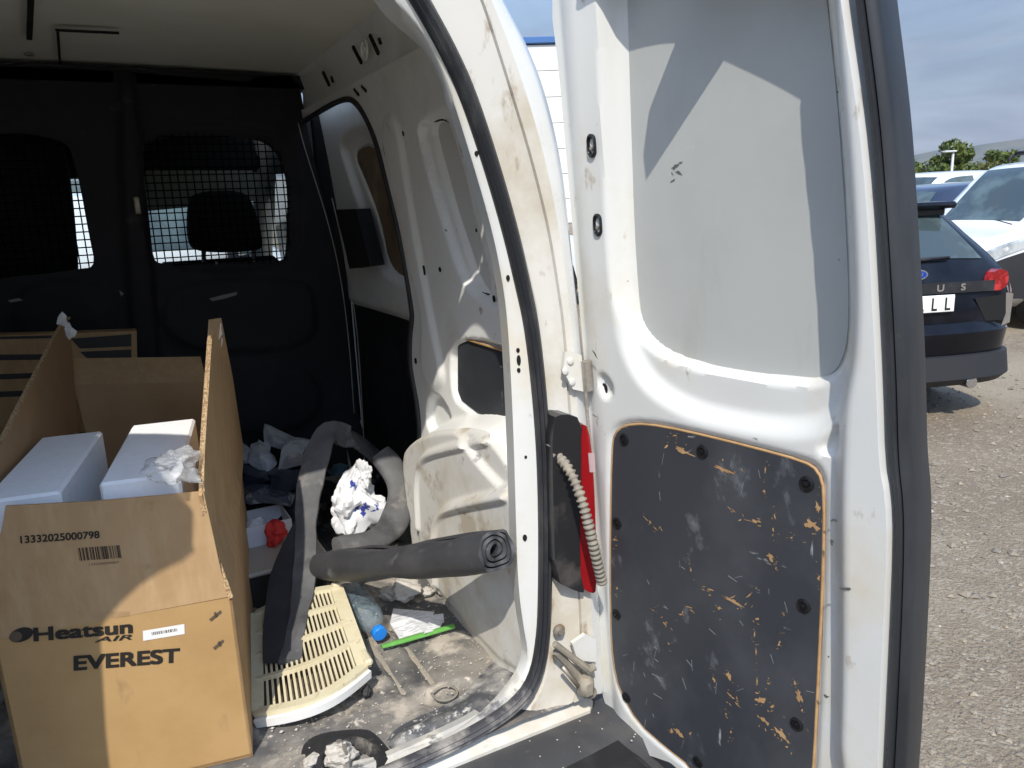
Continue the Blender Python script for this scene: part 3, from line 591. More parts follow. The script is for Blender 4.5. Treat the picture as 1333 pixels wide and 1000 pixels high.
# corrugated loom tube
cp = spline([aY(x, y, yy) for x, y, yy in [(716, 588, 1.10), (727, 594, 1.07), (742, 612, 1.035), (756, 645, 1.01), (768, 690, 1.0), (776, 725, 1.0), (784, 760, 1.01)]], 150)
mb = MB(); mb.tube(cp, .0078+.0018*np.sign(np.sin(np.arange(150)*2*math.pi/5.0)), 12); mb.build('loom_tube', m_conduit, van, True)
mb = MB(); mb.tube(spline([aY(x, y, 1.08) for x, y in [(714, 590), (722, 588), (730, 594)]], 10), [.016, .0155, .015, .0145, .014, .013, .012, .012, .011, .010], 12); mb.build('loom_grommet', m_conduit, van, True)
# hinge and check strap
hp = [aY(x, y, YR-.03) for x, y in [(736, 458), (757, 462), (760, 510), (746, 507), (733, 482)]]
mb = MB(); mb.prism(hp, (0, .008, 0)); hg = mb.build('door_hinge', m_white, van)
for x, y in [(742, 470), (735, 483), (744, 497)]:
    mb = MB(); mb.lathe(aY(x, y, YR-.03), (0, -1, 0), [(.006, 0), (.006, .003), (.003, .004)], 10); mb.build('bolt', m_white, hg, True, 40)
mb = MB(); mb.tube([aY(763, 470, YR-.035), aY(766, 508, YR-.035)], .009, 10); mb.build('hinge_pin', m_steel, hg, True, 40)
cs = MB(); k = [aY(x, y, 1.07) for x, y in [(724, 848), (740, 866), (758, 888), (770, 903)]]
cs.tube(k, [.008, .007, .009, .012], 8); cs.tube([aY(x, y, 1.055) for x, y in [(722, 838), (745, 856), (766, 872), (774, 868)]], [.006, .006, .008, .007], 8)
cs.box(aY(762, 893, 1.06), (.03, .03, .04), bev=.008); cs = cs.build('door_check_strap', m_conduit, van, True, 40)
mb = MB(); mb.tube([aY(732, 868, 1.06), aY(752, 893, 1.055)], .004, 8); mb.build('check_pin', m_steel, cs, True)
mb = MB(); mb.lathe(aY(727, 820, 1.09), (0, -1, 0), [(.012, 0), (.012, .004), (.006, .006), (.006, .01), (.001, .01)], 12); mb.build('striker_bolt', m_steel, van, True, 40)
hb = [aY(x, y, YR-.028) for x, y in [(745, 838), (762, 826), (776, 832), (776, 862), (752, 860)]]
mb = MB(); mb.prism(hb, (0, .008, 0)); hb = mb.build('lower_hinge', m_white, van)

# ---- right rear door, swung open
DA = R(10); DU = np.array([math.sin(DA), -math.cos(DA), 0]); DN = np.array([-math.cos(DA), -math.sin(DA), 0])
def DH(z): return .751-.068*(z-.6)
def S_door(u, v, h):
    u, v, h = map(np.asarray, (u, v, h)); P = np.outer(u, DU)+np.outer(h, DN); P[:, 0] += DH(v); P[:, 1] += 1.08; P[:, 2] = v; return P
def door(x, y, h=0.):
    z = 1.2
    for _ in range(14):
        p = aP(x, y, np.array([DH(z), 1.08, z])+DN*h, DN); z = p[2]
    return np.array([(p-np.array([DH(z), 1.08, z])-DN*h)@DU, z])
DP = lambda L_, h=0., n=2: chaikin([door(x, y, h) for x, y in L_], n)
left_e = [door(x, y, -.012) for x, y in [(716, 0), (728, 100), (737, 200), (748, 330), (757, 430), (765, 520), (773, 600), (776, 680), (776, 760), (777, 825), (781, 895), (799, 948), (827, 1000)]]
right_e = [door(x, y) for x, y in [(1153, 1000), (1160, 850), (1167, 700), (1165, 640), (1157, 600), (1154, 500), (1148, 375), (1142, 262), (1131, 150), (1109, 0)]]
le, re_ = left_e[-1], right_e[0]
outl = np.array(left_e+[(le[0]+.07, .54), (le[0]+.20, .515), (re_[0]-.04, .52), (re_[0], .58)]+right_e+[(right_e[-1][0]-.02, 1.85), (right_e[-1][0]-.09, 1.92), (.28, 1.945), (.06, 1.94), (.01, 1.90)])
outl = chaikin(outl, 1)
rec_o = DP([(784, -60), (788, 30), (794, 200), (800, 330), (806, 400), (813, 452), (838, 500), (890, 535), (960, 552), (1040, 562), (1086, 545), (1108, 500), (1119, 430), (1115, 300), (1101, 130), (1089, 0), (1083, -60)], 0, 2)
rec_i = DP([(798, -70), (800, 40), (806, 200), (812, 330), (818, 395), (838, 437), (870, 464), (940, 484), (1030, 496), (1074, 497), (1098, 480), (1109, 430), (1105, 300), (1093, 130), (1079, 0), (1073, -70)], -.03, 2)
ply_px = [(796, 585), (799, 565), (812, 554), (840, 552), (890, 561), (980, 583), (1045, 601), (1064, 613), (1072, 640), (1070, 750), (1065, 860), (1058, 1000), (1052, 1060), (930, 1060), (900, 1000), (865, 973), (830, 942), (806, 900), (797, 860), (794, 800), (794, 680)]
plyo = DP([(x+(-3 if x < 830 else 4 if x > 1000 else 0), y-(4 if y < 700 else -3)) for x, y in ply_px], 0, 1)
ply = DP(ply_px, -.002, 1)
tri = DP([(1066, 582), (1088, 553), (1092, 560), (1090, 592), (1072, 592)], 0, 1)
ova = DP([(777, 490), (785, 487), (795, 500), (797, 514), (790, 520), (781, 512)], 0, 2)
def d_extra(u, v):
    e = -.012*np.clip(1-u/.045, 0, 1)**2
    return e+.0006*np.sin(u*31)*np.sin(v*19)
col_r = DP([(1098, 560), (1114, 420), (1108, 250), (1092, 60), (1090, -60), (1200, -60), (1200, 1050), (1095, 1050), (1100, 800)], 0, 2)
dr = hfield('rear_door', S_door, outl, [(rec_o, -.020, .035), (rec_i, -.022, .014), (plyo, -.007, .010), (tri, -.012, .008), (ova, -.010, .008), (col_r, .024, .034)], .0055, m_white, van, skirt=-.055, extra=d_extra)
# outer skin closing the back of the door
bs = S_door(outl[:, 0], outl[:, 1], np.full(len(outl), -.056)); mk('door_outer_skin', bs, [tuple(range(len(bs)))[::-1]], m_body, dr)
gp = DP([(800, -60), (804, 40), (810, 200), (816, 330), (822, 393), (841, 435), (872, 461), (940, 481), (1030, 493), (1072, 494), (1095, 477), (1106, 430), (1102, 300), (1090, 130), (1076, 0), (1071, -60)], -.039, 2)
hfield('window_blank', lambda u, v, h: S_door(u, v, -.0385+h), gp, [], .02, m_blank, dr, skirt=-.004)
pp = hfield('plywood_panel', lambda u, v, h: S_door(u, v, h-.003), ply, [], .015, m_ply, dr)
mb = MB(); loopv = np.vstack([ply, ply[:1]]); mb.tube(S_door(loopv[:, 0], loopv[:, 1], np.full(len(loopv), -.0045)), .0024, 6, False); mb.build('plywood_edge', m_plyedge, dr, True)
for x, y in [(812, 572), (914, 588), (1050, 630), (803, 681), (1046, 789), (802, 800), (815, 908), (1037, 943), (908, 992)]:
    q = door(x, y, -.002); c = S_door([q[0]], [q[1]], [-.003])[0]; mb = MB()
    mb.lathe(c, DN, [(.0105, 0), (.0105, .0015), (.008, .003), (.0065, .0032), (.006, .0015), (.0035, .0015), (.003, .004), (.001, .0042)], 18); mb.build('screw', m_screw, dr, True, 35)
for x, y in [(771, 190), (779, 293)]:
    q = door(x, y); t = np.linspace(0, 2*math.pi, 25)[:-1]; e = abs(np.cos(t))**.7*np.sign(np.cos(t))
    oval = np.stack([q[0]+.0085*np.cos(t), q[1]+.010*np.sin(t)+.0075*np.sign(np.sin(t))], 1); mb = MB()
    rings = [S_door(oval[:, 0]*s+q[0]*(1-s), oval[:, 1]*s+q[1]*(1-s), np.full(24, h)) for s, h in ((1, -.004), (1, .0035), (.85, .005), (.7, .0035), (.62, -.001))]
    V = np.vstack(rings); F = [(a*24+i, a*24+(i+1) % 24, (a+1)*24+(i+1) % 24, (a+1)*24+i) for a in range(4) for i in range(24)]+[tuple(4*24+i for i in range(24))]
    mb.add(V, F); pg = mb.build('rubber_plug', m_screw, dr, True, 40)
    mb = MB(); mb.lathe(S_door([q[0]], [q[1]-.004], [0.])[0], DN, [(.003, 0), (.003, .004), (.001, .0045)], 8); mb.build('plug_stud', m_steel, pg, True, 40)
fo = lambda x, y, h=0.: door(x, y, h)
hole(787, 507, .007, .011, -.0095, 'hole', S_door, fo, dr); 
for x_, y in ((803, 174), (808, 276)): hole(x_, y, .002, .008, -.034, 'clip_notch', S_door, fo, dr)
# rubber edge strip along the free edge
si = [(1112, -40), (1116, 0), (1136, 150), (1147, 262), (1153, 375), (1158, 500), (1160, 600), (1167, 640), (1170, 700), (1164, 850), (1156, 1000), (1150, 1060)]
so_ = [(x-13, y) for x, y in [(1156, -40), (1161, 0), (1180, 150), (1186, 262), (1194, 375), (1201, 500), (1203, 600), (1208, 655), (1208, 720), (1204, 830), (1196, 1000), (1190, 1060)]]
def S3(L_, h): q = np.array([door(x, y, h) for x, y in L_]); return q
qi_, qo_ = S3(si, .004), S3(so_, .0)
n = 70; qi_ = spline(qi_, n, 2); qo_ = spline(qo_, n, 2)
rails = []
for t, h in ((0, -.004), (.0, .006), (.10, .014), (.38, .016), (.46, .010), (.54, .013), (.90, .009), (.98, .002), (.93, -.025), (.7, -.05)):
    q = qi_*(1-t)+qo_*t; rails.append(S_door(q[:, 0], q[:, 1], np.full(n, h)))
ribbon('edge_seal', rails, m_strip, dr, auto=55)
# unseen horn added on the door head, shaped to cast the spiked shadow below
hu, hv_, hh_ = np.array([.2856, .2755, .30, .3165, .3526]), np.array([1.852, 1.829, 1.826, 1.807, 1.80]), np.array([.02, .06, .09, .10, .02])
hn = S_door(hu, hv_, hh_); hn2 = S_door(hu+.006, hv_+.010, hh_)
mb = MB(); mb.add(np.vstack([hn, hn2]), [(0, 1, 2, 3, 4), (9, 8, 7, 6, 5)]+[(i, i+5, (i+1) % 5+5, (i+1) % 5) for i in range(5)]); mb.build('shadow_horn', m_screw, dr)
ts = spline([(.08, 1.845), (.12, 1.853), (.28, 1.858), (.35, 1.822), (.42, 1.785), (.45, 1.768), (.475, 1.752)], 30, 2); mb = MB(); mb.tube(S_door(ts[:, 0], ts[:, 1], np.full(30, .012)), .0135, 8); mb.build('shadow_bar', m_strip, dr, True)  # unseen bar added to draw the shadow along the recess top
# chips worn through the film of the plywood
def blob(cx, cy, lx, ly, ang, k=9, seed=0):
    r = np.random.default_rng(seed); t = np.linspace(0, 2*math.pi, k+1)[:-1]; rad = r.uniform(.25, 1.15, k)
    a = lx*rad*np.cos(t); b = ly*rad*np.sin(t); return [(cx+a[i]*math.cos(ang)-b[i]*math.sin(ang), cy+a[i]*math.sin(ang)+b[i]*math.cos(ang)) for i in range(k)]
chips = [(892, 589, 16, 4, .45), (942, 612, 14, 3.5, .4), (995, 640, 4, 8, .1), (996, 612, 3, 9, 0), (1058, 683, 12, 8, .5), (1064, 660, 4, 10, 0), (1066, 752, 4, 8, 0), (1002, 724, 5, 10, -.3), (1010, 740, 2, 6, 0), (899, 742, 2, 8, -.2), (925, 768, 8, 3, .3), (952, 782, 18, 3, .5),
         (975, 775, 10, 3, -.7), (936, 792, 7, 5, .3), (985, 806, 6, 4, 0), (1014, 838, 3, 8, .3), (948, 880, 4, 10, -.4), (929, 885, 3, 8, -.2), (990, 912, 7, 7, .2), (1005, 920, 6, 4, -.4), (995, 938, 10, 4, .9), (1015, 955, 12, 4, .8), (1025, 965, 8, 3, .9), (1040, 905, 4, 12, -.3), (1035, 890, 3, 8, -.5), (1044, 925, 3, 8, -.3),
         (882, 953, 10, 4, .8), (951, 953, 3, 6, 0), (985, 887, 2, 12, 0), (984, 850, 2, 10, 0), (982, 826, 2, 9, 0), (870, 838, 2, 4, -.3), (886, 800, 6, 2, .1), (895, 790, 10, 2, .3), (865, 812, 8, 2, .8), (853, 688, 8, 1.5, .8), (841, 676, 6, 1.5, .7), (800, 703, 5, 4, 0), (803, 766, 4, 3, .2), (878, 567, 5, 3, 0), (955, 665, 8, 1.3, .7), (975, 678, 14, 1.3, .25), (1008, 672, 2, 9, -.2), (1006, 690, 2, 6, 0), (1030, 700, 5, 2, -.5), (850, 795, 3, 1.5, .5), (1020, 800, 3, 2, 0), (960, 918, 10, 2, .8), (950, 905, 8, 2, .7), (945, 930, 2, 4, 0), (1000, 890, 5, 2, .4)]
mb = MB()
for i, (x, y, lx, ly, an) in enumerate(chips):
    rg = np.random.default_rng(200+i); big = lx*ly > 35; shards = [(x, y, lx*(1.05 if big else .6), ly*(.85 if big else .5), an)]
    for _ in range(int(rg.integers(3, 8))):
        a, b = rg.normal(0, lx*.75), rg.normal(0, ly*1.3+1); k = rg.uniform(.12, .42)*max(lx, 4); shards.append((x+a*math.cos(an)-b*math.sin(an), y+a*math.sin(an)+b*math.cos(an), k, k*rg.uniform(.15, .5), an+rg.normal(0, .5)))
    for j, (sx_, sy_, l1, l2, aa) in enumerate(shards):
        q = np.array([door(a, b, -.002) for a, b in blob(sx_, sy_, l1, max(l2, .5), aa, 15 if j == 0 else 7, i*10+j)])
        if sdf(ply, q[:, 0], q[:, 1]).max() < -.001: mb.add(S_door(q[:, 0], q[:, 1], np.full(len(q), -.0024+.00002*j)), [tuple(range(len(q)))])
o = mb.build('worn_chips', m_plyedge, pp); o['kind'] = 'stuff'
m_scr = M('pale_scratch', (.30, .31, .32), .7); mb = MB()
for i in range(44):
    x, y = (rng.uniform(805, 1050), rng.uniform(575, 985)) if i % 3 else (rng.normal(850, 30), rng.normal(890, 45))
    if sdf(ply, *[np.array([c]) for c in door(x, y, -.002)])[0] > -.012: continue
    L_ = rng.uniform(3, 16); an = rng.normal(1.2, .8); q = np.array([door(a, b, -.002) for a, b in [(x, y), (x+.5, y-.6), (x+L_*math.cos(an), y+L_*math.sin(an)), (x+L_*math.cos(an)-.4, y+L_*math.sin(an)+.5)]])
    mb.add(S_door(q[:, 0], q[:, 1], np.full(4, -.0026)), [(0, 1, 2, 3)])
o = mb.build('scratches', m_scr, pp); o['kind'] = 'stuff'
# scuffs on the blank and the frame
mb = MB()
for i, (x, y, lx, ly, an, hh) in enumerate([(878, 217, 7, 3, -.6, -.0378), (883, 225, 6, 2.5, .5, -.0378), (876, 235, 4, 2, -.7, -.0378), (886, 212, 4, 1.2, -.3, -.0378), (875, 226, 4, 1.2, .9, -.0378)]):
    q = np.array([door(a, b, hh) for a, b in blob(x, y, lx, ly, an, 9, 50+i)]); mb.add(S_door(q[:, 0], q[:, 1], np.full(len(q), hh)), [tuple(range(len(q)))])
for i, (x, y, lx, ly, an) in enumerate([(1085, 678, 6, 3, .3), (1083, 705, 4, 6, 0), (1106, 762, 8, 3, .1), (775, 462, 2, 9, -.5), (1092, 338, 1.5, 1.5, 0), (1079, 855, 2, 2, 0), (1076, 907, 5, 3, .2), (1090, 120, 2, 2, 0)]):
    q = np.array([door(a, b, .012) for a, b in blob(x, y, lx, ly, an, 9, 80+i)]); mb.add(S_door(q[:, 0], q[:, 1], np.full(len(q), .0252 if x > 1095 else .012)), [tuple(range(len(q)))])
o = mb.build('scuff_marks', M('dark_scuff', (.10, .10, .095), .8), dr); o['kind'] = 'stuff'
# ================================================================== cargo
from mathutils import noise as mnoise
m_card = M('cardboard', (.42, .27, .135), .8, layers=[((.36, .225, .105), 8, .4, .7, None, None), ((.46, .31, .165), 50, .45, .7, (1, 1, .2), None), ((.30, .18, .085), 14, .66, .76, None, None)], bump=(16, .35, .006))
m_card2 = M('orange_cardboard', (.43, .27, .115), .6, layers=[((.37, .225, .09), 8, .4, .7, None, None), ((.30, .185, .085), 20, .64, .76, (1, 1, .4), None)], bump=(18, .3, .005))  # more orange and less rough, for the lower front wall
m_cardin = M('cardboard_inside', (.40, .255, .13), .85, layers=[((.34, .21, .10), 6, .4, .7, None, None)], bump=(14, .35, .006))
m_cardedge = M('corrugated_edge', (.50, .36, .20), .9, layers=[((.25, .15, .07), 300, .45, .55, None, None)])
m_ink = M('black_print', (.018, .015, .012), .6)
m_ink2 = M('faded_print', (.10, .07, .045), .7)
m_eps = M('white_polystyrene', (.87, .885, .90), .85, layers=[((.82, .835, .85), 60, .45, .7, None, None)], bump=(220, .25, .0015))
m_white_lbl = M('white_sticker', (.75, .75, .73), .5)
th = R(10); BL = np.array([math.sin(th), math.cos(th), 0]); BW = np.array([math.cos(th), -math.sin(th), 0]); BZ = np.array([0, 0, 1.])
F0 = np.array([.12, 1.25, ZF+.003]); WBX, LBX, ZC = .345, .83, .907
FLc = F0-WBX*BW
box = thing('carton', 'big open brown carton with air heater lettering, white foam blocks inside', 'box', tuple(F0))
def panel(name, pts, nrm, mat, parent, t=.005):
    mb = MB(); mb.prism(pts, np.array(nrm)*t); return mb.build(name, mat, parent)
def quad(p, q, z0, z1): return [(p[0], p[1], z0), (q[0], q[1], z0), (q[0], q[1], z1), (p[0], p[1], z1)]
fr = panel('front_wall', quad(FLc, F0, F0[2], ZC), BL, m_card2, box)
panel('side_wall', quad(F0, F0+BL*LBX, F0[2], ZC), -BW, m_card, box)
panel('side_wall', quad(FLc, FLc+BL*LBX, F0[2], ZC), BW, m_card, box)
panel('back_wall', quad(FLc+BL*LBX, F0+BL*LBX, F0[2], ZC), -BL, m_cardin, box)
panel('bottom', [F0+BZ*.001, F0+BL*LBX+BZ*.001, FLc+BL*LBX+BZ*.001, FLc+BZ*.001], BZ, m_cardin, box)
# standing flaps
ff_n = BL*.995-BZ*.0; fp = lambda x, y: aP(x, y, F0, BL)
ffp = [fp(-34, 839), fp(298, 777), fp(288, 745), fp(276, 690), fp(265, 640), fp(200, 646), fp(120, 653), fp(7, 659), fp(2, 690), fp(-12, 730), fp(-30, 800)]
ff = panel('front_flap', np.array(ffp), BL, m_card, box, .004)
bk_pl = F0+LBX*BL; bf = lambda x, y: aP(x, y, bk_pl, BL)
bfl = panel('back_flap', [FLc+BL*LBX+BZ*(ZC-F0[2]), F0+BL*LBX+BZ*(ZC-F0[2]), bf(270, 497), bf(180, 499), bf(96, 501)], BL, m_cardin, box, .004)
t1 = [bf(97, 501), bf(180, 499), bf(269, 497)]; t2 = [p+np.array([0, .07, .055]) for p in t1]; t2[1] = t2[1]+np.array([0, .004, -.004])
panel('back_flap', [t1[0], t1[1], t1[2], t2[2], t2[1], t2[0]], (0, .02, -.04), m_card, box, .1)
lf = lambda x, y: aP(x, y, FLc, BW)
panel('left_flap', [FLc+BZ*(ZC-F0[2]), FLc+BL*.80+BZ*(ZC-F0[2]), lf(102, 563), lf(95, 470), lf(90, 420), lf(84, 412), lf(78, 425), lf(62, 455), lf(39, 500), lf(18, 540), lf(0, 578), lf(-30, 640), lf(-40, 740)], -BW, m_cardin, box, .005)
rF = F0+BZ*(ZC-F0[2])
rpts = [rF, rF+np.array([-.018, .02, .10]), aY(263, 645, 1.25), aY(264, 590, 1.31), aY(270, 500, 1.42), aY(274, 440, 1.55), aY(275, 416, 1.62), aY(288, 414, 1.66), aY(291, 449, 1.78), aY(303, 491, 1.94), aY(306, 540, 2.02), rF+BL*LBX+np.array([.012, 0, .0])]
rc_ = np.mean(rpts, 0); mb = MB(); 
mb.prism(rpts, -BW*.005+BZ*0); rfo = mb.build('right_flap', m_card, box)
mb = MB(); mb.sweep(spline(np.array(rpts[0:6])+np.array([-.002, -.002, 0]), 40, 2), [(.002, -.004), (.002, .004), (-.001, .004), (-.001, -.004)], (0, -1, 0)); mb.build('torn_edge', m_cardedge, rfo)
mb = MB(); mb.sweep(spline([lf(90, 414), lf(78, 425), lf(39, 500), lf(0, 578)], 30, 1), [(.003, -.0035), (.003, .0035), (-.001, .0035), (-.001, -.0035)], (0, 0, 1)); mb.build('torn_edge', m_cardedge, box)
m_tape = M('torn_tape', (.72, .72, .70), .35, trans=.2)
for c, sd_ in ((aY(281, 428, 1.66), 1), (aY(284, 442, 1.70), 2), (aY(82, 417, 1.95), 3), (aY(91, 432, 1.90), 4)):
    r = np.random.default_rng(sd_); t = np.linspace(0, 6.28, 10)[:-1]; V = [np.array(c)+np.array([.012*math.cos(a)*r.uniform(.5, 1.2), -.006+.004*r.uniform(-1, 1), .02*math.sin(a)*r.uniform(.5, 1.2)]) for a in t]
    V.append(np.array(c)+np.array([0, -.012, 0])); mk('tape_scrap', V, [(i, (i+1) % 9, 9) for i in range(9)], m_tape, box)
# print on the front
def fit_text(name, s, p0, p1, cap, mat, parent, up, nrm, off=.0008, offset=0., shear=0., space=1.):
    p0, p1 = np.array(p0), np.array(p1); d = p1-p0; L_ = np.linalg.norm(d)
    o = text(name, s, cap/.70, mat, parent, p0-np.array(nrm)*off, d, up, 0, shear, space, bold=offset)
    x = np.array([v.co[:] for v in o.data.vertices])-(p0-np.array(nrm)*off); a = x@(d/L_); w0, w1 = a.min(), a.max(); k = L_/(w1-w0)
    for v in o.data.vertices:
        q = np.array(v.co[:]); aa = (q-(p0-np.array(nrm)*off))@(d/L_); q = q+(d/L_)*((aa-w0)*k-aa); v.co = q
    return o
fit_text('carton_number', '13332025000798', fp(27, 707), fp(130, 700), .0115, m_ink, box, BZ, BL, offset=.0004)
def strips(name, a, b, h, n, mat, parent, nrm, seed=1, off=.0007):
    a, b = np.array(a)-np.array(nrm)*off, np.array(b)-np.array(nrm)*off; r = np.random.default_rng(seed); w_ = r.choice([1, 1, 2, 3], 2*n).astype(float); c = np.r_[0, np.cumsum(w_)]/w_.sum(); V = []; F = []
    for i in range(n):
        p, q = a+(b-a)*c[2*i], a+(b-a)*c[2*i+1]; k = len(V); V += [p, q, q+BZ*h, p+BZ*h]; F.append((k, k+1, k+2, k+3))
    return mk(name, V, F, mat, parent)
o = strips('barcode', fp(104, 730), fp(160, 726), .0215, 30, m_ink, box, BL); o['kind'] = 'stuff'
fit_text('barcode_number', '133320250007', fp(116, 736), fp(155, 733), .0035, m_ink2, box, BZ, BL)
fit_text('carton_lettering', 'Heatsun', fp(44, 834), fp(173, 823), .0215, m_ink, box, BZ, BL, offset=.0011, off=.0012)
fit_text('carton_lettering', 'AIR', fp(123, 836), fp(172, 832), .0088, m_ink, box, BZ, BL, offset=.0002, shear=.25, off=.0012)
fit_text('carton_lettering', 'EVEREST', fp(96, 872), fp(234, 861), .024, m_ink, box, BZ, BL, offset=.0012, off=.0012)
ce_l = (fp(28, 826)+0); t = np.linspace(0, 6.28, 25)[:-1]
mk('carton_emblem', [ce_l-BL*.0012+BW*.0165*math.cos(a)+BZ*(.0115*math.sin(a)+.002*math.cos(a)) for a in t], [tuple(range(24))], m_ink, box)
mk('carton_emblem', [ce_l-BL*.0016+BW*(-.0075+.0085*math.cos(a))+BZ*(-.001+.0085*math.sin(a)) for a in t], [tuple(range(24))], m_ink2, box)
lb = [fp(186, 821), fp(240, 812), fp(240.5, 825), fp(186.5, 834)]; mk('sticker', [p-BL*.001 for p in lb], [(0, 1, 2, 3)], m_white_lbl, box)
o = strips('sticker_code', fp(198, 826.5), fp(232, 821), .0052, 22, m_ink2, box, BL, 4, .0014); o['kind'] = 'stuff'
for q in ([(272, 806), (287, 794), (289, 797), (275, 809)], [(278, 798), (281, 804), (284, 802), (281, 796)], [(277, 843), (290, 832), (292, 835), (280, 846)], [(283, 836), (286, 842), (289, 840), (286, 834)]):
    mk('care_mark', [fp(x, y)-BL*.001 for x, y in q], [(0, 1, 2, 3)], m_ink2, box)
for i, q in enumerate(([(281, 470), (283, 475), (287, 540), (284, 535)], [(283, 590), (287, 600), (289, 665), (284, 650)])):
    for k in range(7):
        a = np.array(q[0])*(1-k/7)+np.array(q[3])*k/7; b = a+np.array([4, 3]); P = [aY(a[0], a[1], 1.245+.001*0+.42*(1 if i == 0 else .5)-.02), aY(b[0], b[1], 1.245+.42*(1 if i == 0 else .5)-.02)]
        
mk('clear_tape', [fp(118, 795)-BL*.0009, fp(170, 796)-BL*.0009, fp(168, 803)-BL*.0009, fp(118, 806)-BL*.0009], [(0, 1, 2, 3)], glassy('clear_tape', (.96, .95, .92), .06, .15), box)

# foam blocks
def block(name, label, cx0, cx1, y0, y1, z0, z1):
    mb = MB(); c = FLc+BW*(cx0+cx1)/2+BL*(y0+y1)/2; rot = np.stack([BW, BL, BZ], 1)
    mb.box((c[0], c[1], (z0+z1)/2), (cx1-cx0, y1-y0, z1-z0), rot, bev=.0045); o = mb.build(name, m_eps); return tag(o, label, 'foam block', 'foam blocks in the carton')
block('foam_block', 'white polystyrene block at the left inside the open carton', .010, .118, .03, .392, .61, 1.118)
block('foam_block', 'white polystyrene block at the right inside the carton, half in sun', .172, .290, .03, .392, .61, 1.122)
def crumple(name, c, size, mat, seed, n=34, amp=.35, freq=2.2, flat=None, rot=0., shape=None):
    """a creased bag or cloth: a many-sided hull of random folds, roughened by a few soft dents"""
    r = np.random.default_rng(seed); n = 30; m = 2*n; K = 26
    pn = r.normal(0, 1, (K, 3)); pn /= np.linalg.norm(pn, axis=1)[:, None]; ph = r.uniform(.62, 1.02, K); dn = r.normal(0, 1, (9, 3)); dn /= np.linalg.norm(dn, axis=1)[:, None]
    a = np.pi*np.arange(n+1)/n; b = 2*np.pi*np.arange(m)/m; A_, B_ = np.meshgrid(a, b, indexing='ij'); d = np.stack([np.sin(A_)*np.cos(B_), np.sin(A_)*np.sin(B_), np.cos(A_)], -1).reshape(-1, 3)
    q = d@pn.T; rr = np.where(q > .05, ph/np.maximum(q, .05), 9).min(1); rr = np.minimum(rr, 1.45)
    cs_ = d@dn.T                                                     # creases run along great circles
    cre = np.zeros(len(d))
    for k in range(9): cre += np.abs(np.sin(cs_[:, k]*r.uniform(4, 9)+r.uniform(0, 6)))
    nz = np.array([mnoise.noise(Vector(v*1.7)+Vector((seed*3.7, seed*1.9, 0))) for v in d])
    rr = rr*(1+amp*.16*(cre-5.5)+amp*.8*nz); P = d*rr[:, None]*.92
    if shape: P = np.array([shape(p) for p in P])
    P = P*np.array(size)
    if flat is not None: P[:, 2] = np.where(P[:, 2] < flat, flat+(P[:, 2]-flat)*.15, P[:, 2])
    V = np.array(c)+P; F = [(i*m+j, i*m+(j+1) % m, (i+1)*m+(j+1) % m, (i+1)*m+j) for i in range(n) for j in range(m)]
    return mk(name, V, F, mat, None, True, 24)
m_clear = M('clear_film', (.85, .86, .86), .12, trans=.55, ior=1.1, alpha=.55, bump=(35, .5, .01))
tag(crumple('film_bag', aZ(224, 606, 1.140), (.046, .062, .028), m_clear, 3, 26, .45), 'crumpled clear plastic bag resting on the foam in the carton', 'plastic bag')
# striped flat carton behind
y2 = 2.40
cart = thing('striped_carton', 'flat brown carton with black printed stripes, standing behind the big carton', 'box', tuple(aY(80, 600, y2)))
c2 = [aY(x, y, y2) for x, y in [(-60, 434), (0, 437), (178, 431), (180, 560), (-60, 570)]]; mb = MB(); mb.prism(c2, (0, .06, 0)); mb.build('carton_body', m_card, cart)
m_inkb = M('black_stripe_print', (.03, .028, .028), .6)
for L_ in ([(92, 441), (171, 435), (171, 451), (104, 454)], [(104, 458), (171, 455), (171, 476), (125, 478)], [(-60, 462), (88, 461), (84, 468), (-60, 470)], [(-60, 489), (92, 484), (96, 490), (-60, 497)], [(-60, 512), (98, 506), (98, 513), (-60, 520)], [(-60, 440), (88, 436), (90, 440), (-60, 443)]):
    mk('printed_stripe', [aY(x, y, y2-.001) for x, y in L_], [tuple(range(len(L_)))], m_inkb, cart)
mb = MB(); mb.prism([aY(x, y, y2-.02) for x, y in [(100, 479), (180, 474), (200, 478), (197, 482), (140, 488)]], (0, .012, .0)); mb.build('carton_flap', m_card, cart)

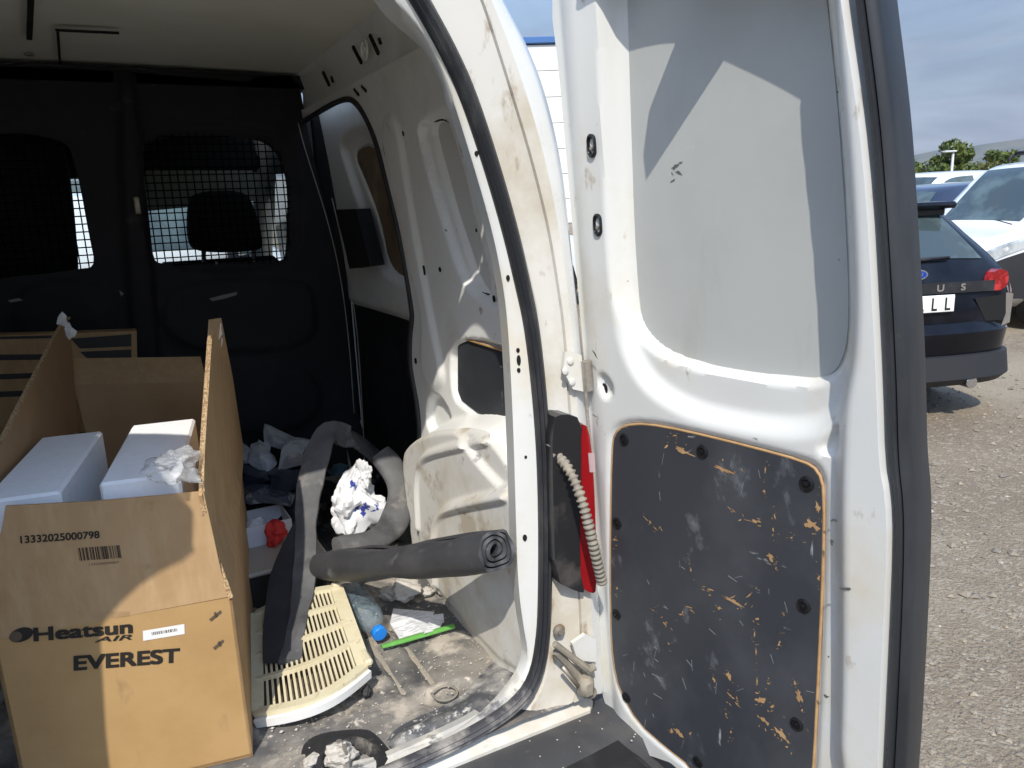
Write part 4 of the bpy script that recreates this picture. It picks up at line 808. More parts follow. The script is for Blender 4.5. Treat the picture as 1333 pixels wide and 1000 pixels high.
# ---- rubber mats and strips
m_mat = M('grey_rubber', (.085, .086, .09), .62, layers=[((.14, .14, .14), 10, .42, .7, None, .75), ((.22, .20, .18), 18, .56, .72, None, .9), ((.05, .05, .052), 7, .56, .68, None, .6)], bump=(55, .35, .004))
def roll(name, A, B, r, label):
    A, B = np.array(A), np.array(B); ax = (B-A)/np.linalg.norm(B-A); u = np.cross(ax, (0, 0, 1)); u /= np.linalg.norm(u); v = np.cross(u, ax); T = np.linspace(0, 2*math.pi*3.4, 130); rr = r*(1-.205*T/(2*math.pi)); th_ = .0065; T0 = 2.2
    prof = [(a*math.cos(t+T0), a*math.sin(t+T0)*.84) for a, t in zip(rr, T)]+[((a-th_)*math.cos(t+T0), (a-th_)*math.sin(t+T0)*.84) for a, t in zip(rr[::-1], T[::-1])]
    V = []; n = len(prof); K = 26
    for i in range(K):
        s = i/(K-1); c = A+(B-A)*s; k = 1+.05*math.sin(s*9)+.03*math.sin(s*23)-.08*(1-s)
        for a, b in prof: w_ = .0022*math.sin(a*90+s*14); V.append(c+(u*a+v*b)*k+v*(w_-.006*math.sin(s*3.14))+ax*(.003*math.sin(b*110+a*60)+.002*math.sin(a*210+b*50) if i in (0, K-1) else 0))
    F = [(i*n+j, i*n+(j+1) % n, (i+1)*n+(j+1) % n, (i+1)*n+j) for i in range(K-1) for j in range(n)]
    half = n//2
    for e, base in ((0, 0), (1, (K-1)*n)):
        for j in range(half-1):
            q = (base+j, base+j+1, base+n-2-j, base+n-1-j); F.append(q if e else q[::-1])
    return tag(mk(name, V, F, M('charcoal_rubber', (.048, .049, .053), .55, layers=[((.075, .075, .078), 9, .45, .7, None, .65), ((.15, .145, .14), 18, .58, .74, None, .9)], bump=(55, .3, .004)), None, True, 50), label, 'rubber mat')
_A, _B = aY(421, 736, 1.66), aY(645, 717, 1.09)
roll('rubber_roll', aY(421, 736, 1.66), aY(645, 717, 1.09), .046, 'rolled up grey rubber mat lying across toward the wheel arch')
dirs = np.array([.86, -.5, 0]); camn = np.array([-.35, -.8, .5])
pst = spline([aY(x, y, d) for x, y, d in [(494, 600, 2.06), (470, 578, 2.03), (443, 564, 2.0), (424, 562, 1.98), (414, 590, 1.95), (402, 635, 1.88), (398, 680, 1.8), (399, 740, 1.68), (392, 790, 1.57), (378, 862, 1.42)]], 60, 2)
nr = np.array([camn*(1-0*k) for k in range(60)]); nr[:10] = np.array([-.1, -.5, .85]); 
st = thing('rubber_strip', 'long bent grey rubber strip hanging down over the cream grille', 'rubber strip', tuple(pst[-1]))
mb = MB(); wv = .025
V = []
for i in range(60):
    tt = pst[min(i+1, 59)]-pst[max(i-1, 0)]; tt /= np.linalg.norm(tt); N = nr[i]-tt*(nr[i]@tt); N /= np.linalg.norm(N); Bv = np.cross(tt, N); wq = wv*(1.32-.5*min(1, max(0, (i-14)/40))+.10*math.sin(i*.33)+.04*math.sin(i*1.1)); cv = .003*math.sin(i*.5)
    for a, b in ((.006, -1), (.010+cv, -.3), (.008-cv, .4), (.006, 1), (-.004, 1), (-.004, -1)): V.append(pst[i]+N*a+Bv*b*wq)
mb.add(V, [(i*6+k, (i+1)*6+k, (i+1)*6+(k+1) % 6, i*6+(k+1) % 6) for i in range(59) for k in range(6)]+[tuple(range(6)), tuple(59*6+k for k in range(6))[::-1]])
mb.build('strip_face', m_mat, st, True, 40)
low_ = pst[32:]; mb = MB(); V = []
for i, p in enumerate(low_):
    s = i/(len(low_)-1); V += [p-dirs*.020+np.array([0, 0, -.002]), p-dirs*(.026+.060*math.sin(min(1, s*2.2)*1.57)*(1-.55*s**3))+np.array([.0, .012, -.016*math.sin(min(1, s*2)*1.57)*(1-.5*s)])]
n = len(low_); mb.add(V+[np.array(v)+np.array([0, .006, -.004]) for v in V], [(2*i, 2*i+1, 2*i+3, 2*i+2) for i in range(n-1)]+[(2*n+2*i, 2*n+2*i+2, 2*n+2*i+3, 2*n+2*i+1) for i in range(n-1)]+[(2*i+1, 2*n+2*i+1, 2*n+2*i+3, 2*i+3) for i in range(n-1)])
mb.build('strip_flange', M('shaded_rubber', (.035, .037, .045), .6, layers=[((.06, .06, .065), 12, .45, .7, None, None)]), st, True, 40)  # shade of the strip's turned-away side put into a darker colour
pa = spline([aY(x, y, d) for x, y, d in [(494, 590, 1.93), (512, 610, 1.90), (521, 640, 1.84), (517, 675, 1.79), (500, 697, 1.75), (470, 712, 1.72), (440, 716, 1.70)]], 40, 2)
mb = MB(); mb.tube(pa, .034+.004*np.sin(np.arange(40)*.4), 14, True, .55, up=(0, -.6, .8)); tag(mb.build('curved_rubber', m_mat, None, True, 50), 'curved piece of grey rubber hose bent behind the rolled mat', 'rubber hose')
dk = [aY(x, y, 1.86) for x, y in [(530, 640), (538, 668), (550, 698), (535, 706), (516, 702), (524, 670)]]
mb = MB(); mb.prism(dk, (0, .02, .004)); tag(mb.build('rubber_offcut', m_mat, None), 'small dark rubber offcut between the curved hose and wheel arch', 'rubber piece')

# ---- bags, tray, tub
def film(name, c, rough=.35, layers=()): return M(name, c, rough, layers=layers, bump=(30, .25, .006))
m_bag = film('white_bag', (.72, .73, .75), .35, [((.04, .06, .30), 16, .63, .65, None, None), ((.60, .25, .28), 30, .715, .73, None, None)])
tag(crumple('shopping_bag', aY(455, 655, 1.90), (.075, .06, .105), m_bag, 5, 40, .55, 1.7, shape=lambda P: P*np.array([1-.45*max(0, P[2])+.25*max(0, -P[2]), 1-.3*max(0, P[2]), 1.0])+np.array([.34*max(0, P[2])**2, 0, .10*math.sin(P[0]*5)])), 'crumpled white carrier bag with blue print between the rubber strips', 'carrier bag')
tag(crumple('bag_handles', aY(474, 617, 1.88), (.022, .02, .042), film('thin_white_film', (.75, .76, .77)), 11, 26, .5, 1.8), 'twisted white plastic film standing on top of the carrier bag', 'plastic film')
m_gbag = film('grey_white_sacks', (.74, .76, .79), .45, [((.45, .47, .52), 12, .5, .6, None, None), ((.35, .12, .12), 22, .72, .73, None, None)])
def folded(name, rim, ctr, mat, label, cat, group, back=.05, seed=1):
    """a stiff crumpled sack: folded facets between a ragged rim and raised inner creases; (px, py, depth) points"""
    r = np.random.default_rng(seed); P = [aY(*q) for q in rim]; Q = []
    for i, p in enumerate(P):
        q = P[(i+1) % len(P)]; Q += [p, p*.5+q*.5+r.normal(0, .004, 3)]
    C_ = [aY(*q) for q in ctr]; n = len(Q); V = list(Q)+C_; F = []
    near = [int(np.argmin([np.linalg.norm(v-c) for c in C_])) for v in Q]
    for i in range(n):
        j = (i+1) % n; F.append((i, j, n+near[i]))
        if near[i] != near[j]: F.append((j, n+near[j], n+near[i]))
    k = len(V); V += [v+np.array([.01, back, -.01]) for v in Q]; F += [(i, k+i, k+(i+1) % n, (i+1) % n) for i in range(n)]+[tuple(range(k, k+n))[::-1]]
    return tag(mk(name, V, F, mat), label, cat, group)
G1 = 'crumpled sacks by the bulkhead'
folded('crumpled_sack', [(344, 553, 2.40), (362, 561, 2.38), (384, 571, 2.37), (398, 573, 2.36), (396, 590, 2.33), (376, 588, 2.30), (358, 583, 2.32), (344, 577, 2.36)], [(356, 570, 2.28), (380, 580, 2.27)], m_gbag, 'pale crumpled paper sack peaking highest by the bulkhead', 'sack', G1, seed=1)
folded('crumpled_sack', [(366, 588, 2.25), (372, 573, 2.30), (392, 572, 2.28), (404, 574, 2.25), (402, 604, 2.20), (382, 608, 2.18), (362, 612, 2.17)], [(380, 590, 2.12), (394, 590, 2.13)], m_gbag, 'pale sack with red marks just left of the bent rubber strip', 'sack', G1, seed=2)
folded('crumpled_sack', [(326, 580, 2.34), (336, 574, 2.34), (352, 582, 2.30), (357, 596, 2.26), (352, 614, 2.22), (334, 610, 2.22), (322, 602, 2.25)], [(338, 592, 2.18)], m_gbag, 'grey crumpled sack in the middle of the heap, below the highest one', 'sack', G1, seed=3)
folded('crumpled_sack', [(303, 580, 2.36), (316, 579, 2.35), (326, 588, 2.32), (322, 604, 2.26), (310, 608, 2.26), (300, 604, 2.28)], [(313, 592, 2.22)], m_gbag, 'small grey sack half hidden behind the carton flap', 'sack', G1, seed=4)
folded('loose_wrapper', [(425, 612, 2.16), (434, 605, 2.15), (452, 606, 2.13), (450, 616, 2.10), (436, 620, 2.10)], [(440, 611, 2.07)], M('blue_grey_film', (.10, .20, .28), .35), 'blue grey plastic wrapper behind the white carrier bag', 'wrapper', None, .03, 6)
m_bbag = M('black_film', (.02, .022, .03), .14, coat=1., bump=(25, .5, .01), layers=[((.30, .34, .44), 18, .60, .70, None, .1)])  # silver-blue glints of the creases put into the colour layer
for (x, y, d, sx, sy, sz, sd_, lab) in [(345, 635, 2.22, .085, .06, .045, 31, 'glossy black plastic bag in front of the pale sacks'), (395, 630, 2.25, .05, .05, .05, 32, 'small glossy black bag behind the bent rubber strip'), (470, 630, 2.2, .07, .05, .06, 33, 'dark bag behind the white carrier bag'), (330, 660, 2.12, .05, .05, .03, 34, 'flat black bag above the white tray')]:
    tag(crumple('black_bag', aY(x, y, d), (sx, sy, sz), m_bbag, sd_, 30, .40, 1.9), lab, 'plastic bag', 'black bags in the heap')
tray = thing('white_tray', 'white plastic tray with scraps between carton and rubber strip', 'tray', tuple(aY(340, 715, 1.98)))
c = aY(336, 688, 2.0); mb = MB()
for (dx, dy, sx, sy) in ((0, -.06, .15, .004), (0, .06, .15, .004), (-.075, 0, .004, .124), (.075, 0, .004, .124)): mb.box((c[0]+dx, c[1]+dy, c[2]), (sx, sy, .064), bev=.0015)
mb.box((c[0], c[1], c[2]-.030), (.15, .12, .004)); mb.build('tray_shell', M('white_plastic', (.62, .64, .70), .35), tray)
tag(crumple('paper_scrap', (c[0]-.01, c[1], c[2]+.012), (.035, .03, .018), m_gbag, 41, 20, .5, 2), 'crumpled grey paper scrap lying in the white tray', 'paper scrap')
tag(crumple('red_cloth', aY(359, 694, 1.92), (.034, .03, .040), M('red_fabric', (.55, .03, .025), .75, bump=(200, .2, .002)), 43, 24, .35, 1.6), 'bright red cloth hanging over the corner of the white tray', 'cloth')
tub = thing('black_tub', 'black plastic tub under the white tray beside the carton', 'tub', tuple(aY(360, 790, 1.84)))
c = aY(362, 755, 1.86); mb = MB(); mb.box((c[0]+.005, c[1]+.02, c[2]), (.20, .17, .13), taper=1.06, bev=.01); mb.build('tub_body', m_black, tub)
mb = MB(); mb.box((c[0]+.005, c[1]+.02, c[2]+.062), (.225, .195, .012), bev=.004); mb.build('tub_rim', M('cream_rim', (.40, .38, .33), .5), tub)
GC = 'dark cloths in the heap'
m_cl = M('navy_cloth', (.035, .045, .075), .7, layers=[((.10, .12, .16), 10, .5, .65, None, None)], bump=(60, .3, .004))
folded('dark_cloth', [(306, 612, 2.24), (322, 606, 2.25), (345, 612, 2.22), (352, 626, 2.16), (330, 634, 2.14), (308, 630, 2.16)], [(322, 618, 2.10), (340, 622, 2.10)], m_cl, 'navy cloth at the left of the heap, right under the small grey sack', 'cloth', GC, .05, 11)
folded('dark_cloth', [(348, 616, 2.18), (366, 610, 2.18), (392, 614, 2.14), (396, 632, 2.08), (376, 640, 2.06), (352, 634, 2.08)], [(366, 622, 2.03), (384, 625, 2.03)], m_cl, 'navy cloth below the sack with red marks', 'cloth', GC, .05, 12)
folded('dark_cloth', [(310, 634, 2.12), (330, 630, 2.12), (362, 636, 2.08), (384, 644, 2.04), (378, 660, 2.0), (340, 655, 2.0), (312, 652, 2.03)], [(330, 642, 2.0), (360, 648, 1.98)], M('silver_blue_film', (.10, .12, .16), .2, .3, layers=[((.45, .50, .58), 20, .56, .64, None, .15)], bump=(40, .6, .008)), 'crinkled silver blue film lying over the white tray', 'plastic film', None, .04, 13)
# dark sheet heap under the bags
tag(crumple('dark_tarpaulin', (.37, 2.22, .66), (.23, .24, .09), m_black, 51, 40, .3, 1.8, flat=-.04), 'dark heap of tarpaulin under the sacks and black bags', 'tarpaulin')

# ---- cream ventilation grille
m_creamp = M('cream_plastic', (.64, .58, .40), .5, layers=[((.55, .48, .31), 12, .45, .7, None, .7), ((.35, .28, .17), 40, .62, .75, None, .8)], bump=(150, .06, .001))
g00, g10, g01, g11 = aZ(333, 800, .645), aZ(438, 766, .70), aZ(334, 928, .622), aZ(474, 868, .66)
def G(s, t, h=0.):
    p = (g00*(1-s)+g10*s)*(1-t)+(g01*(1-s)+g11*s)*t; bow = .030*(1-(2*t-1)**2)*0+.012*math.sin(math.pi*s)*1; return p+np.array([0, 0, bow+h])+np.array([.0, -.05*math.sin(math.pi*s)*t, 0])
gr = thing('vent_grille', 'cream slotted plastic grille lying on the load floor beside the carton', 'grille', tuple(G(.5, .5, -.02)))
def gbar(name, pts, wd, th_, mat=None):
    mb = MB(); pts = np.array(pts); mb.sweep(pts, [(th_/2, -wd), (th_/2, wd), (-th_/2, wd), (-th_/2, -wd)], (0, 0, 1)); return mb.build(name, mat or m_creamp, gr, False)
SS = np.linspace(0, 1, 22); rows = [0, .235, .47, .71, 1]
for t in rows: gbar('cross_bar', [G(s, t, .001) for s in SS], .010 if t in (0, 1) else .0055, .009)
for s in (0, 1): gbar('side_frame', [G(s, t, .0005) for t in np.linspace(0, 1, 14)], .014, .010)
for a in range(4):
    for k in range(1, 21):
        s = k/21; gbar('slat', [G(s, t, -.003) for t in np.linspace(rows[a]+.02, rows[a+1]-.02, 4)], .0022, .008)
m_wp = M('white_rim_plastic', (.75, .75, .72), .4)
rim = np.array([G(s, 1.0, -.010)+np.array([.0, -.013, 0]) for s in np.linspace(-.02, 1.03, 26)]); mb = MB(); mb.sweep(rim, [(.008, -.006), (.006, .006), (-.010, .005), (-.013, -.004)], (0, 0, 1)); mb.build('grille_lip', m_wp, gr, True, 40)
mb = MB(); mb.box(G(1, 0, .004), (.018, .02, .022), bev=.004); mb.build('clip', m_creamp, gr); mb = MB(); mb.box(G(1, .93, .004)+np.array([.008, 0, 0]), (.016, .05, .014), bev=.004); mb.build('clip', m_creamp, gr)
tag((lambda m: m.build('grille_backing', M('dusty_filter', (.17, .13, .085), .9, layers=[((.09, .07, .05), 30, .45, .65, None, None)]), gr))(MB().prism([G(0, 0, -.02), G(1, 0, -.03), G(1, 1, -.03), G(0, 1, -.016)], (0, 0, -.004))))
tag(crumple('black_fixing', aZ(477, 900, .615), (.014, .012, .014), m_black, 61, 14, .3, 2.5), 'small black plastic fixing at the corner of the cream grille', 'fixing')
# ---- bottle
bc = aZ(495, 826, .632); be = aZ(462, 778, .652); ax = (be-bc)/np.linalg.norm(be-bc)
bt = thing('water_bottle', 'clear plastic water bottle with blue cap lying beside the cream grille', 'bottle', tuple(bc-np.array([0, 0, .03])))
prof = [(.0125, 0), (.0125, .012), (.0145, .013), (.0135, .018), (.020, .030), (.029, .045), (.033, .06), (.033, .075), (.0305, .08), (.0305, .088), (.033, .092), (.033, .108), (.0305, .112), (.033, .118), (.033, .15), (.0305, .155), (.033, .16), (.032, .185), (.027, .195), (.018, .19)]
mb = MB(); mb.lathe(bc+ax*.006, ax, prof, 28); mb.build('bottle_body', M('thin_pet', (.30, .42, .50), .05, alpha=.26, coat=1., bump=(70, 1.0, .012)), bt, True, 60)
mb = MB(); mb.lathe(bc, ax, [(.004, -.0015), (.0145, -.001), (.016, .001), (.016, .014), (.0145, .016)], 26); mb.build('cap', M('blue_cap', (.02, .22, .72), .35), bt, True, 40)
# ---- papers
m_pap = M('printed_paper', (.72, .73, .75), .6, layers=[((.42, .43, .46), 90, .52, .60, (.35, 3.0, 1, 0, 0, .5), None)])
for i, (L_, lab) in enumerate([([(512, 792), (566, 800), (545, 828), (520, 832), (508, 815)], 'printed white paper sheet nearest the bottle cap'), ([(530, 808), (577, 799), (578, 806), (552, 826), (524, 830)], 'folded printed slip lying on the larger sheet by the green stick'), ([(560, 810), (578, 803), (572, 818), (552, 829)], 'small paper corner peeping out above the green stick')]):
    z = .612+.004*i; P = [aZ(x, y, z)+np.array([0, 0, .008*math.sin(k*2.1+i)]) for k, (x, y) in enumerate(L_)]; mb = MB(); mb.prism(P, (0, 0, -.0008)); tag(mb.build('paper_sheet', m_pap), lab, 'paper', 'papers by the bottle')
ga, gb = aZ(497, 842, .618), aZ(591, 815, .618); mb = MB(); mb.tube(resample([ga, gb], 8), [.006, .0075, .008, .008, .008, .008, .0078, .0075], 10, True, .6); tag(mb.build('green_stick', M('green_plastic', (.12, .36, .07), .45, layers=[((.2, .42, .14), 30, .5, .7, None, None)]), None, True, 50), 'light green plastic stick lying on the floor in front of the papers', 'stick')
# ---- rubble
m_plas = M('plaster_crumb', (.48, .45, .40), .9, layers=[((.48, .45, .40), 20, .45, .7, None, None)], bump=(90, .4, .003))
for (x, y, z, sx, sy, sz, sd_, lab) in [(530, 766, .63, .05, .05, .025, 71, 'pale lump of plaster under the rolled mat, widest of the lumps'), (508, 772, .62, .03, .03, .018, 72, 'pale crumpled scrap left of the plaster lump under the rolled mat'), (444, 982, .625, .03, .028, .028, 73, 'white rubble lump beside the latch at the sill'), (408, 990, .612, .022, .02, .016, 74, 'small white rubble piece left of the latch'), (556, 770, .615, .02, .02, .012, 75, 'small plaster piece at the right end under the rolled mat')]:
    tag(crumple('plaster_lump', aZ(x, y, z), (sx, sy, sz), m_plas, sd_, 18, .35, 2.4), lab, 'rubble', 'plaster lumps on the floor')
mb = MB(); oct_ = np.array([(1, 0, 0), (-1, 0, 0), (0, 1, 0), (0, -1, 0), (0, 0, 1), (0, 0, -1)]); of = [(0, 2, 4), (2, 1, 4), (1, 3, 4), (3, 0, 4), (2, 0, 5), (1, 2, 5), (3, 1, 5), (0, 3, 5)]
for i in range(900):
    if i < 860: p = np.array([rng.uniform(.16, .66), rng.uniform(1.12, 1.75), ZF+.004])
    else: p = np.array([rng.uniform(.25, .82), rng.uniform(.97, 1.09), .559])
    s = rng.uniform(.0006, .0024)*(1.8 if rng.random() < .06 else 1); mb.add(oct_*rng.uniform(.6, 1.3, (6, 1))*s*np.array([1, 1, .7])+p, of)
tag(mb.build('floor_crumbs', m_plas), 'pale crumbs of plaster and dirt scattered over floor and bumper', 'crumbs', kind='stuff')
# ================================================================== outdoors
def ground_z(x, y): return 0.
m_ground = M('gravel_ground', (.25, .20, .14), .95, layers=[((.19, .15, .105), .9, .40, .65, None, None), ((.33, .28, .205), .35, .48, .62, None, None), ((.33, .28, .21), 34, .52, .62, None, None), ((.13, .12, .11), 60, .60, .68, None, None), ((.38, .33, .255), 110, .60, .66, None, None)], bump=(70, .9, .02))
t = np.linspace(0, 2*math.pi, 97)[:-1]; rr_ = [0, 3, 8, 20, 60, 200, 800, 3000]; V = [(0, 0, 0)]; F = []
for r in rr_[1:]: V += [(r*math.cos(a), r*math.sin(a), 0) for a in t]
F += [(0, 1+k, 1+(k+1) % 96) for k in range(96)]
for i in range(len(rr_)-2): F += [(1+i*96+k, 1+(i+1)*96+k, 1+(i+1)*96+(k+1) % 96, 1+i*96+(k+1) % 96) for k in range(96)]
tag(mk('ground', V, F, m_ground), 'pale gravel ground of the vehicle yard', 'ground', kind='structure')
m_peb = M('pebbles', (.30, .25, .185), .9, layers=[((.17, .15, .125), 9, .42, .58, None, None), ((.44, .41, .35), 14, .57, .66, None, None)])
N = 15000; r = 1.3*(9.5/1.3)**rng.random(N); az = rng.uniform(R(36), R(88), N); s = rng.gamma(1.5, .0032, N)*(.6+.13*r); s = np.clip(s, .002, .036)
px_, py_ = r*np.sin(az), r*np.cos(az); O = oct_[None]*rng.uniform(.6, 1.25, (N, 6, 1))*s[:, None, None]*np.array([1, 1, .62]); a = rng.uniform(0, 6.28, N)
X_ = O[..., 0]*np.cos(a)[:, None]-O[..., 1]*np.sin(a)[:, None]; Y_ = O[..., 0]*np.sin(a)[:, None]+O[..., 1]*np.cos(a)[:, None]
Vp = np.stack([X_+px_[:, None], Y_+py_[:, None], O[..., 2]+(s*.2)[:, None]], -1).reshape(-1, 3); Fp = (np.array(of)[None]+6*np.arange(N)[:, None, None]).reshape(-1, 3)
me = bpy.data.meshes.new('gravel_stones'); me.from_pydata(Vp.tolist(), [], Fp.tolist()); me.materials.append(m_peb); o = bpy.data.objects.new('gravel_stones', me); COL.objects.link(o)
tag(o, 'loose pale stones scattered over the gravel yard', 'gravel', kind='stuff')
# hills
V = []; F = []; K = 240
for i in range(K):
    a = R(-70)+R(220)*i/(K-1); h = 118+30*mnoise.noise(Vector((a*5, 1.3, 0)))+22*mnoise.noise(Vector((a*13, 4.3, 0)))+7*mnoise.noise(Vector((a*37, 2, 0)))+30*math.exp(-((a-R(62))/.06)**2)
    for (rad, hh) in ((2300, 0), (2500, h*.45), (2750, h), (2980, h*.6)): V.append((rad*math.sin(a), rad*math.cos(a), hh+(0 if hh == 0 else 5*mnoise.noise(Vector((a*60, rad*.01, 0))))))
F = [(i*4+k, i*4+k+1, (i+1)*4+k+1, (i+1)*4+k) for i in range(K-1) for k in range(3)]
tag(mk('hills', V, F, M('scrub_hills', (.07, .085, .06), .95, layers=[((.13, .12, .085), .01, .45, .65, None, None)]), None, True), 'low wooded hills along the horizon', 'hills', kind='structure')

# ---- vehicles
def lerp_st(st, y):
    ys = [s[0] for s in st]; return [np.interp(y, ys, [s[k] for s in st]) for k in range(1, 7)]
def ring_half(q):
    zl, zb, zt, hl, hb, ht = q
    return np.array([(0, zl), (.85*hl, zl), (hl, zl+.10), (hb+.012, zl+(zb-zl)*.62), (hb, zb), (hb-.012, zb+.02*(zt > zb+.1)), (ht+(hb-ht)*.35, zb+(zt-zb)*.62), (ht, zt-.05*min(1, (zt-zb)/.3)), (ht*.86, zt-.012), (ht*.45, zt), (0, zt+.004)])
def smooth_st(st, n=70):
    ys = np.array([s[0] for s in st]); A = np.array(st); d = spline(A, n, 2); return d
class Car:
    def __init__(s, name, label, st, loc, head, paint, group, cat='car'):
        s.loc = np.array([loc[0], loc[1], 0.]); a = R(head); s.f = np.array([math.sin(a), math.cos(a), 0]); s.r = np.array([math.cos(a), -math.sin(a), 0])
        s.o = thing(name, label, cat, tuple(s.loc), group); s.st = smooth_st(st); s.paint = paint
        V = []; n = len(s.st)
        for q in s.st:
            h = ring_half(q[1:]); ring = np.vstack([h, (h[1:-1]*np.array([-1, 1]))[::-1]]); V += [s.W((x, q[0], z)) for x, z in ring]
        m = 20; F = [(i*m+k, i*m+(k+1) % m, (i+1)*m+(k+1) % m, (i+1)*m+k) for i in range(n-1) for k in range(m)]+[tuple(range(m))[::-1], tuple((n-1)*m+k for k in range(m))]
        mb = MB(); mb.add(V, F); s.body = mb.build('body', paint, s.o, True, 40)
    def W(s, p): return s.loc+s.r*p[0]+s.f*p[1]+np.array([0, 0, p[2]])
    def surf(s, y, rr, side=1):
        q = [np.interp(y, s.st[:, 0], s.st[:, k]) for k in range(1, 7)]; h = ring_half(q); i = min(int(rr), 9); f = rr-i; p = h[i]*(1-f)+h[i+1]*f; return np.array([p[0]*side, y, p[1]])
    def patch(s, name, corners, mat, side=1, off=.006, parent=None, n=9, both=False):
        """corners (y, ring) x4; if both, spans across the middle from side to side"""
        c = np.array(corners, float); V = []; T = np.linspace(0, 1, n)
        for a in T:
            for b in T:
                if both:
                    y = (c[0][0]*(1-b)+c[1][0]*b); w_ = (c[0][1]*(1-b)+c[1][1]*b); x = 2*a-1; sd = 1 if x >= 0 else -1; p = s.surf(y, 10-(10-w_)*abs(x), sd)
                else:
                    q = (c[0]*(1-a)+c[1]*a)*(1-b)+(c[3]*(1-a)+c[2]*a)*b; p = s.surf(q[0], q[1], side)
                V.append(p)
        V = np.array(V); G_ = V.reshape(n, n, 3); du = np.gradient(G_, axis=0); dv = np.gradient(G_, axis=1); N_ = np.cross(du, dv); N_ /= np.linalg.norm(N_, axis=2, keepdims=True)+1e-9
        ctr = np.array([0, V[:, 1].mean(), .7]); sg = np.sign(((G_-ctr)*N_).sum(2, keepdims=True)); G_ = G_+N_*sg*off
        return mk(name, [s.W(p) for p in G_.reshape(-1, 3)], [(i*n+j, i*n+j+1, (i+1)*n+j+1, (i+1)*n+j) for i in range(n-1) for j in range(n-1)], mat, parent or s.o, True)
    def boxp(s, name, c, d, mat, bev=.02, parent=None, rot=None):
        mb = MB(); Rm = np.stack([s.r, s.f, np.array([0, 0, 1.])], 1); Rm = Rm if rot is None else Rm@np.array(rot); mb.box(s.W(c), d, Rm, bev=bev); return mb.build(name, mat, parent or s.o)
    def wheels(s, ys, rad=.31, x=.78):
        for y in ys:
            for sd in (1, -1): wheel(s.W((sd*x, y, rad)), s.r*sd, rad, .20, s.o)
m_carblk = M('black_car_paint', (.003, .0035, .006), .16, spec=.25, coat=.15, layers=[((.012, .014, .02), 3, .4, .7, None, .3)])
m_carwht = M('white_car_paint', (.78, .79, .80), .18, coat=.8)
m_cgl = M('tinted_car_glass', (.045, .065, .07), .04, coat=.5, layers=[((.10, .14, .14), 2.2, .45, .6, None, None)])
m_gplas = M('grey_trim', (.022, .023, .026), .6); m_chrome = M('chrome', (.7, .7, .72), .15, 1.0)
m_hl = M('headlamp', (.46, .49, .49), .1, coat=1., layers=[((.20, .22, .23), 3, .45, .6, None, None), ((.75, .76, .74), 5, .60, .66, None, None)])
m_tlamp = M('car_tail_lamp', (.22, .004, .007), .12, coat=.6, layers=[((.45, .03, .03), 12, .5, .6, None, None)])
# black hatchback
hat = [(-.02, .40, .66, .74, .50, .55, .45), (.02, .34, .78, .93, .74, .80, .70), (.07, .30, .84, 1.01, .82, .86, .76), (.16, .27, .92, 1.09, .85, .89, .74), (.30, .26, .95, 1.21, .87, .90, .70), (.45, .25, .96, 1.33, .88, .905, .655), (.58, .24, .96, 1.41, .88, .91, .64), (.8, .22, .95, 1.445, .88, .91, .63), (1.6, .20, .93, 1.47, .88, .91, .62), (2.3, .20, .91, 1.43, .88, .91, .61), (2.75, .20, .90, 1.24, .88, .91, .66), (3.15, .2, .88, .985, .88, .90, .78), (3.8, .22, .80, .87, .87, .87, .72), (4.15, .25, .68, .74, .80, .80, .6), (4.32, .3, .55, .6, .55, .55, .4)]
fc = Car('black_hatchback', 'black hatchback with broken right rear corner, parked beyond the open door', [(a, b, c, d, e*.87, f*.87, g*.90) for a, b, c, d, e, f, g in hat], (4.60, 3.14), 20, m_carblk, None)
fc.patch('rear_window', [(.13, 8.05), (.50, 8.1)], m_cgl, both=True, off=.006, n=13)
for sd in (1, -1):
    fc.patch('side_window', [(.75, 5.3), (2.2, 5.3), (2.0, 6.9), (.95, 6.9)], m_cgl, sd)
fc.boxp('roof_spoiler', (0, .49, 1.405), (1.10, .26, .045), m_carblk, .02)
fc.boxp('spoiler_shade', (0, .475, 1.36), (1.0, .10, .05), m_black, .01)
fc.patch('windscreen', [(2.38, 8.1), (3.05, 8.1)], m_cgl, both=True)
def fpatch(name, pts, mat, y, th=.02, parent=None):
    mb = MB(); mb.prism([fc.W((x, y, z)) for x, z in pts], -fc.f*th); return mb.build(name, mat, parent or fc.o)
tlr = fc.patch('tail_lamp', [(.03, 3.9), (.42, 4.3), (.40, 4.9), (.05, 4.95)], m_tlamp, 1, .018); fc.patch('tail_lamp', [(.03, 3.9), (.42, 4.3), (.40, 4.9), (.05, 4.95)], m_tlamp, -1, .018)
fpatch('tail_lamp_lens', chaikin([(.50, .855), (.655, .855), (.665, .965), (.60, 1.0), (.53, .965)], 1), m_tlamp, .05, .06)
fpatch('lamp_insert', [(.55, .87), (.63, .87), (.63, .92), (.55, .91)], m_chrome, .008, .004)
fpatch('broken_corner', [(.43, .81), (.69, .83), (.70, .66), (.52, .66)], m_hole, -.004, .012)
fpatch('torn_foil', [(.645, .84), (.70, .83), (.695, .64), (.635, .62), (.66, .7)], m_chrome, -.014, .006)
bmp = [(-.88, .34), (.88, .34), (.90, .58), (.84, .66), (-.84, .66), (-.90, .58)]
mb = MB(); pth = spline([fc.W(p) for p in [(-.785, .5, 0), (-.78, .25, 0), (-.71, .05, 0), (-.45, -.03, 0), (0, -.045, 0), (.45, -.03, 0), (.71, .05, 0), (.78, .25, 0), (.785, .5, 0)]], 50)
mb.sweep(pth, [(.66, .0), (.64, -.035), (.50, -.05), (.47, -.02), (.45, .03), (.60, .05)], (0, 0, 1)); mb.build('rear_bumper', m_carblk, fc.o, True, 40)
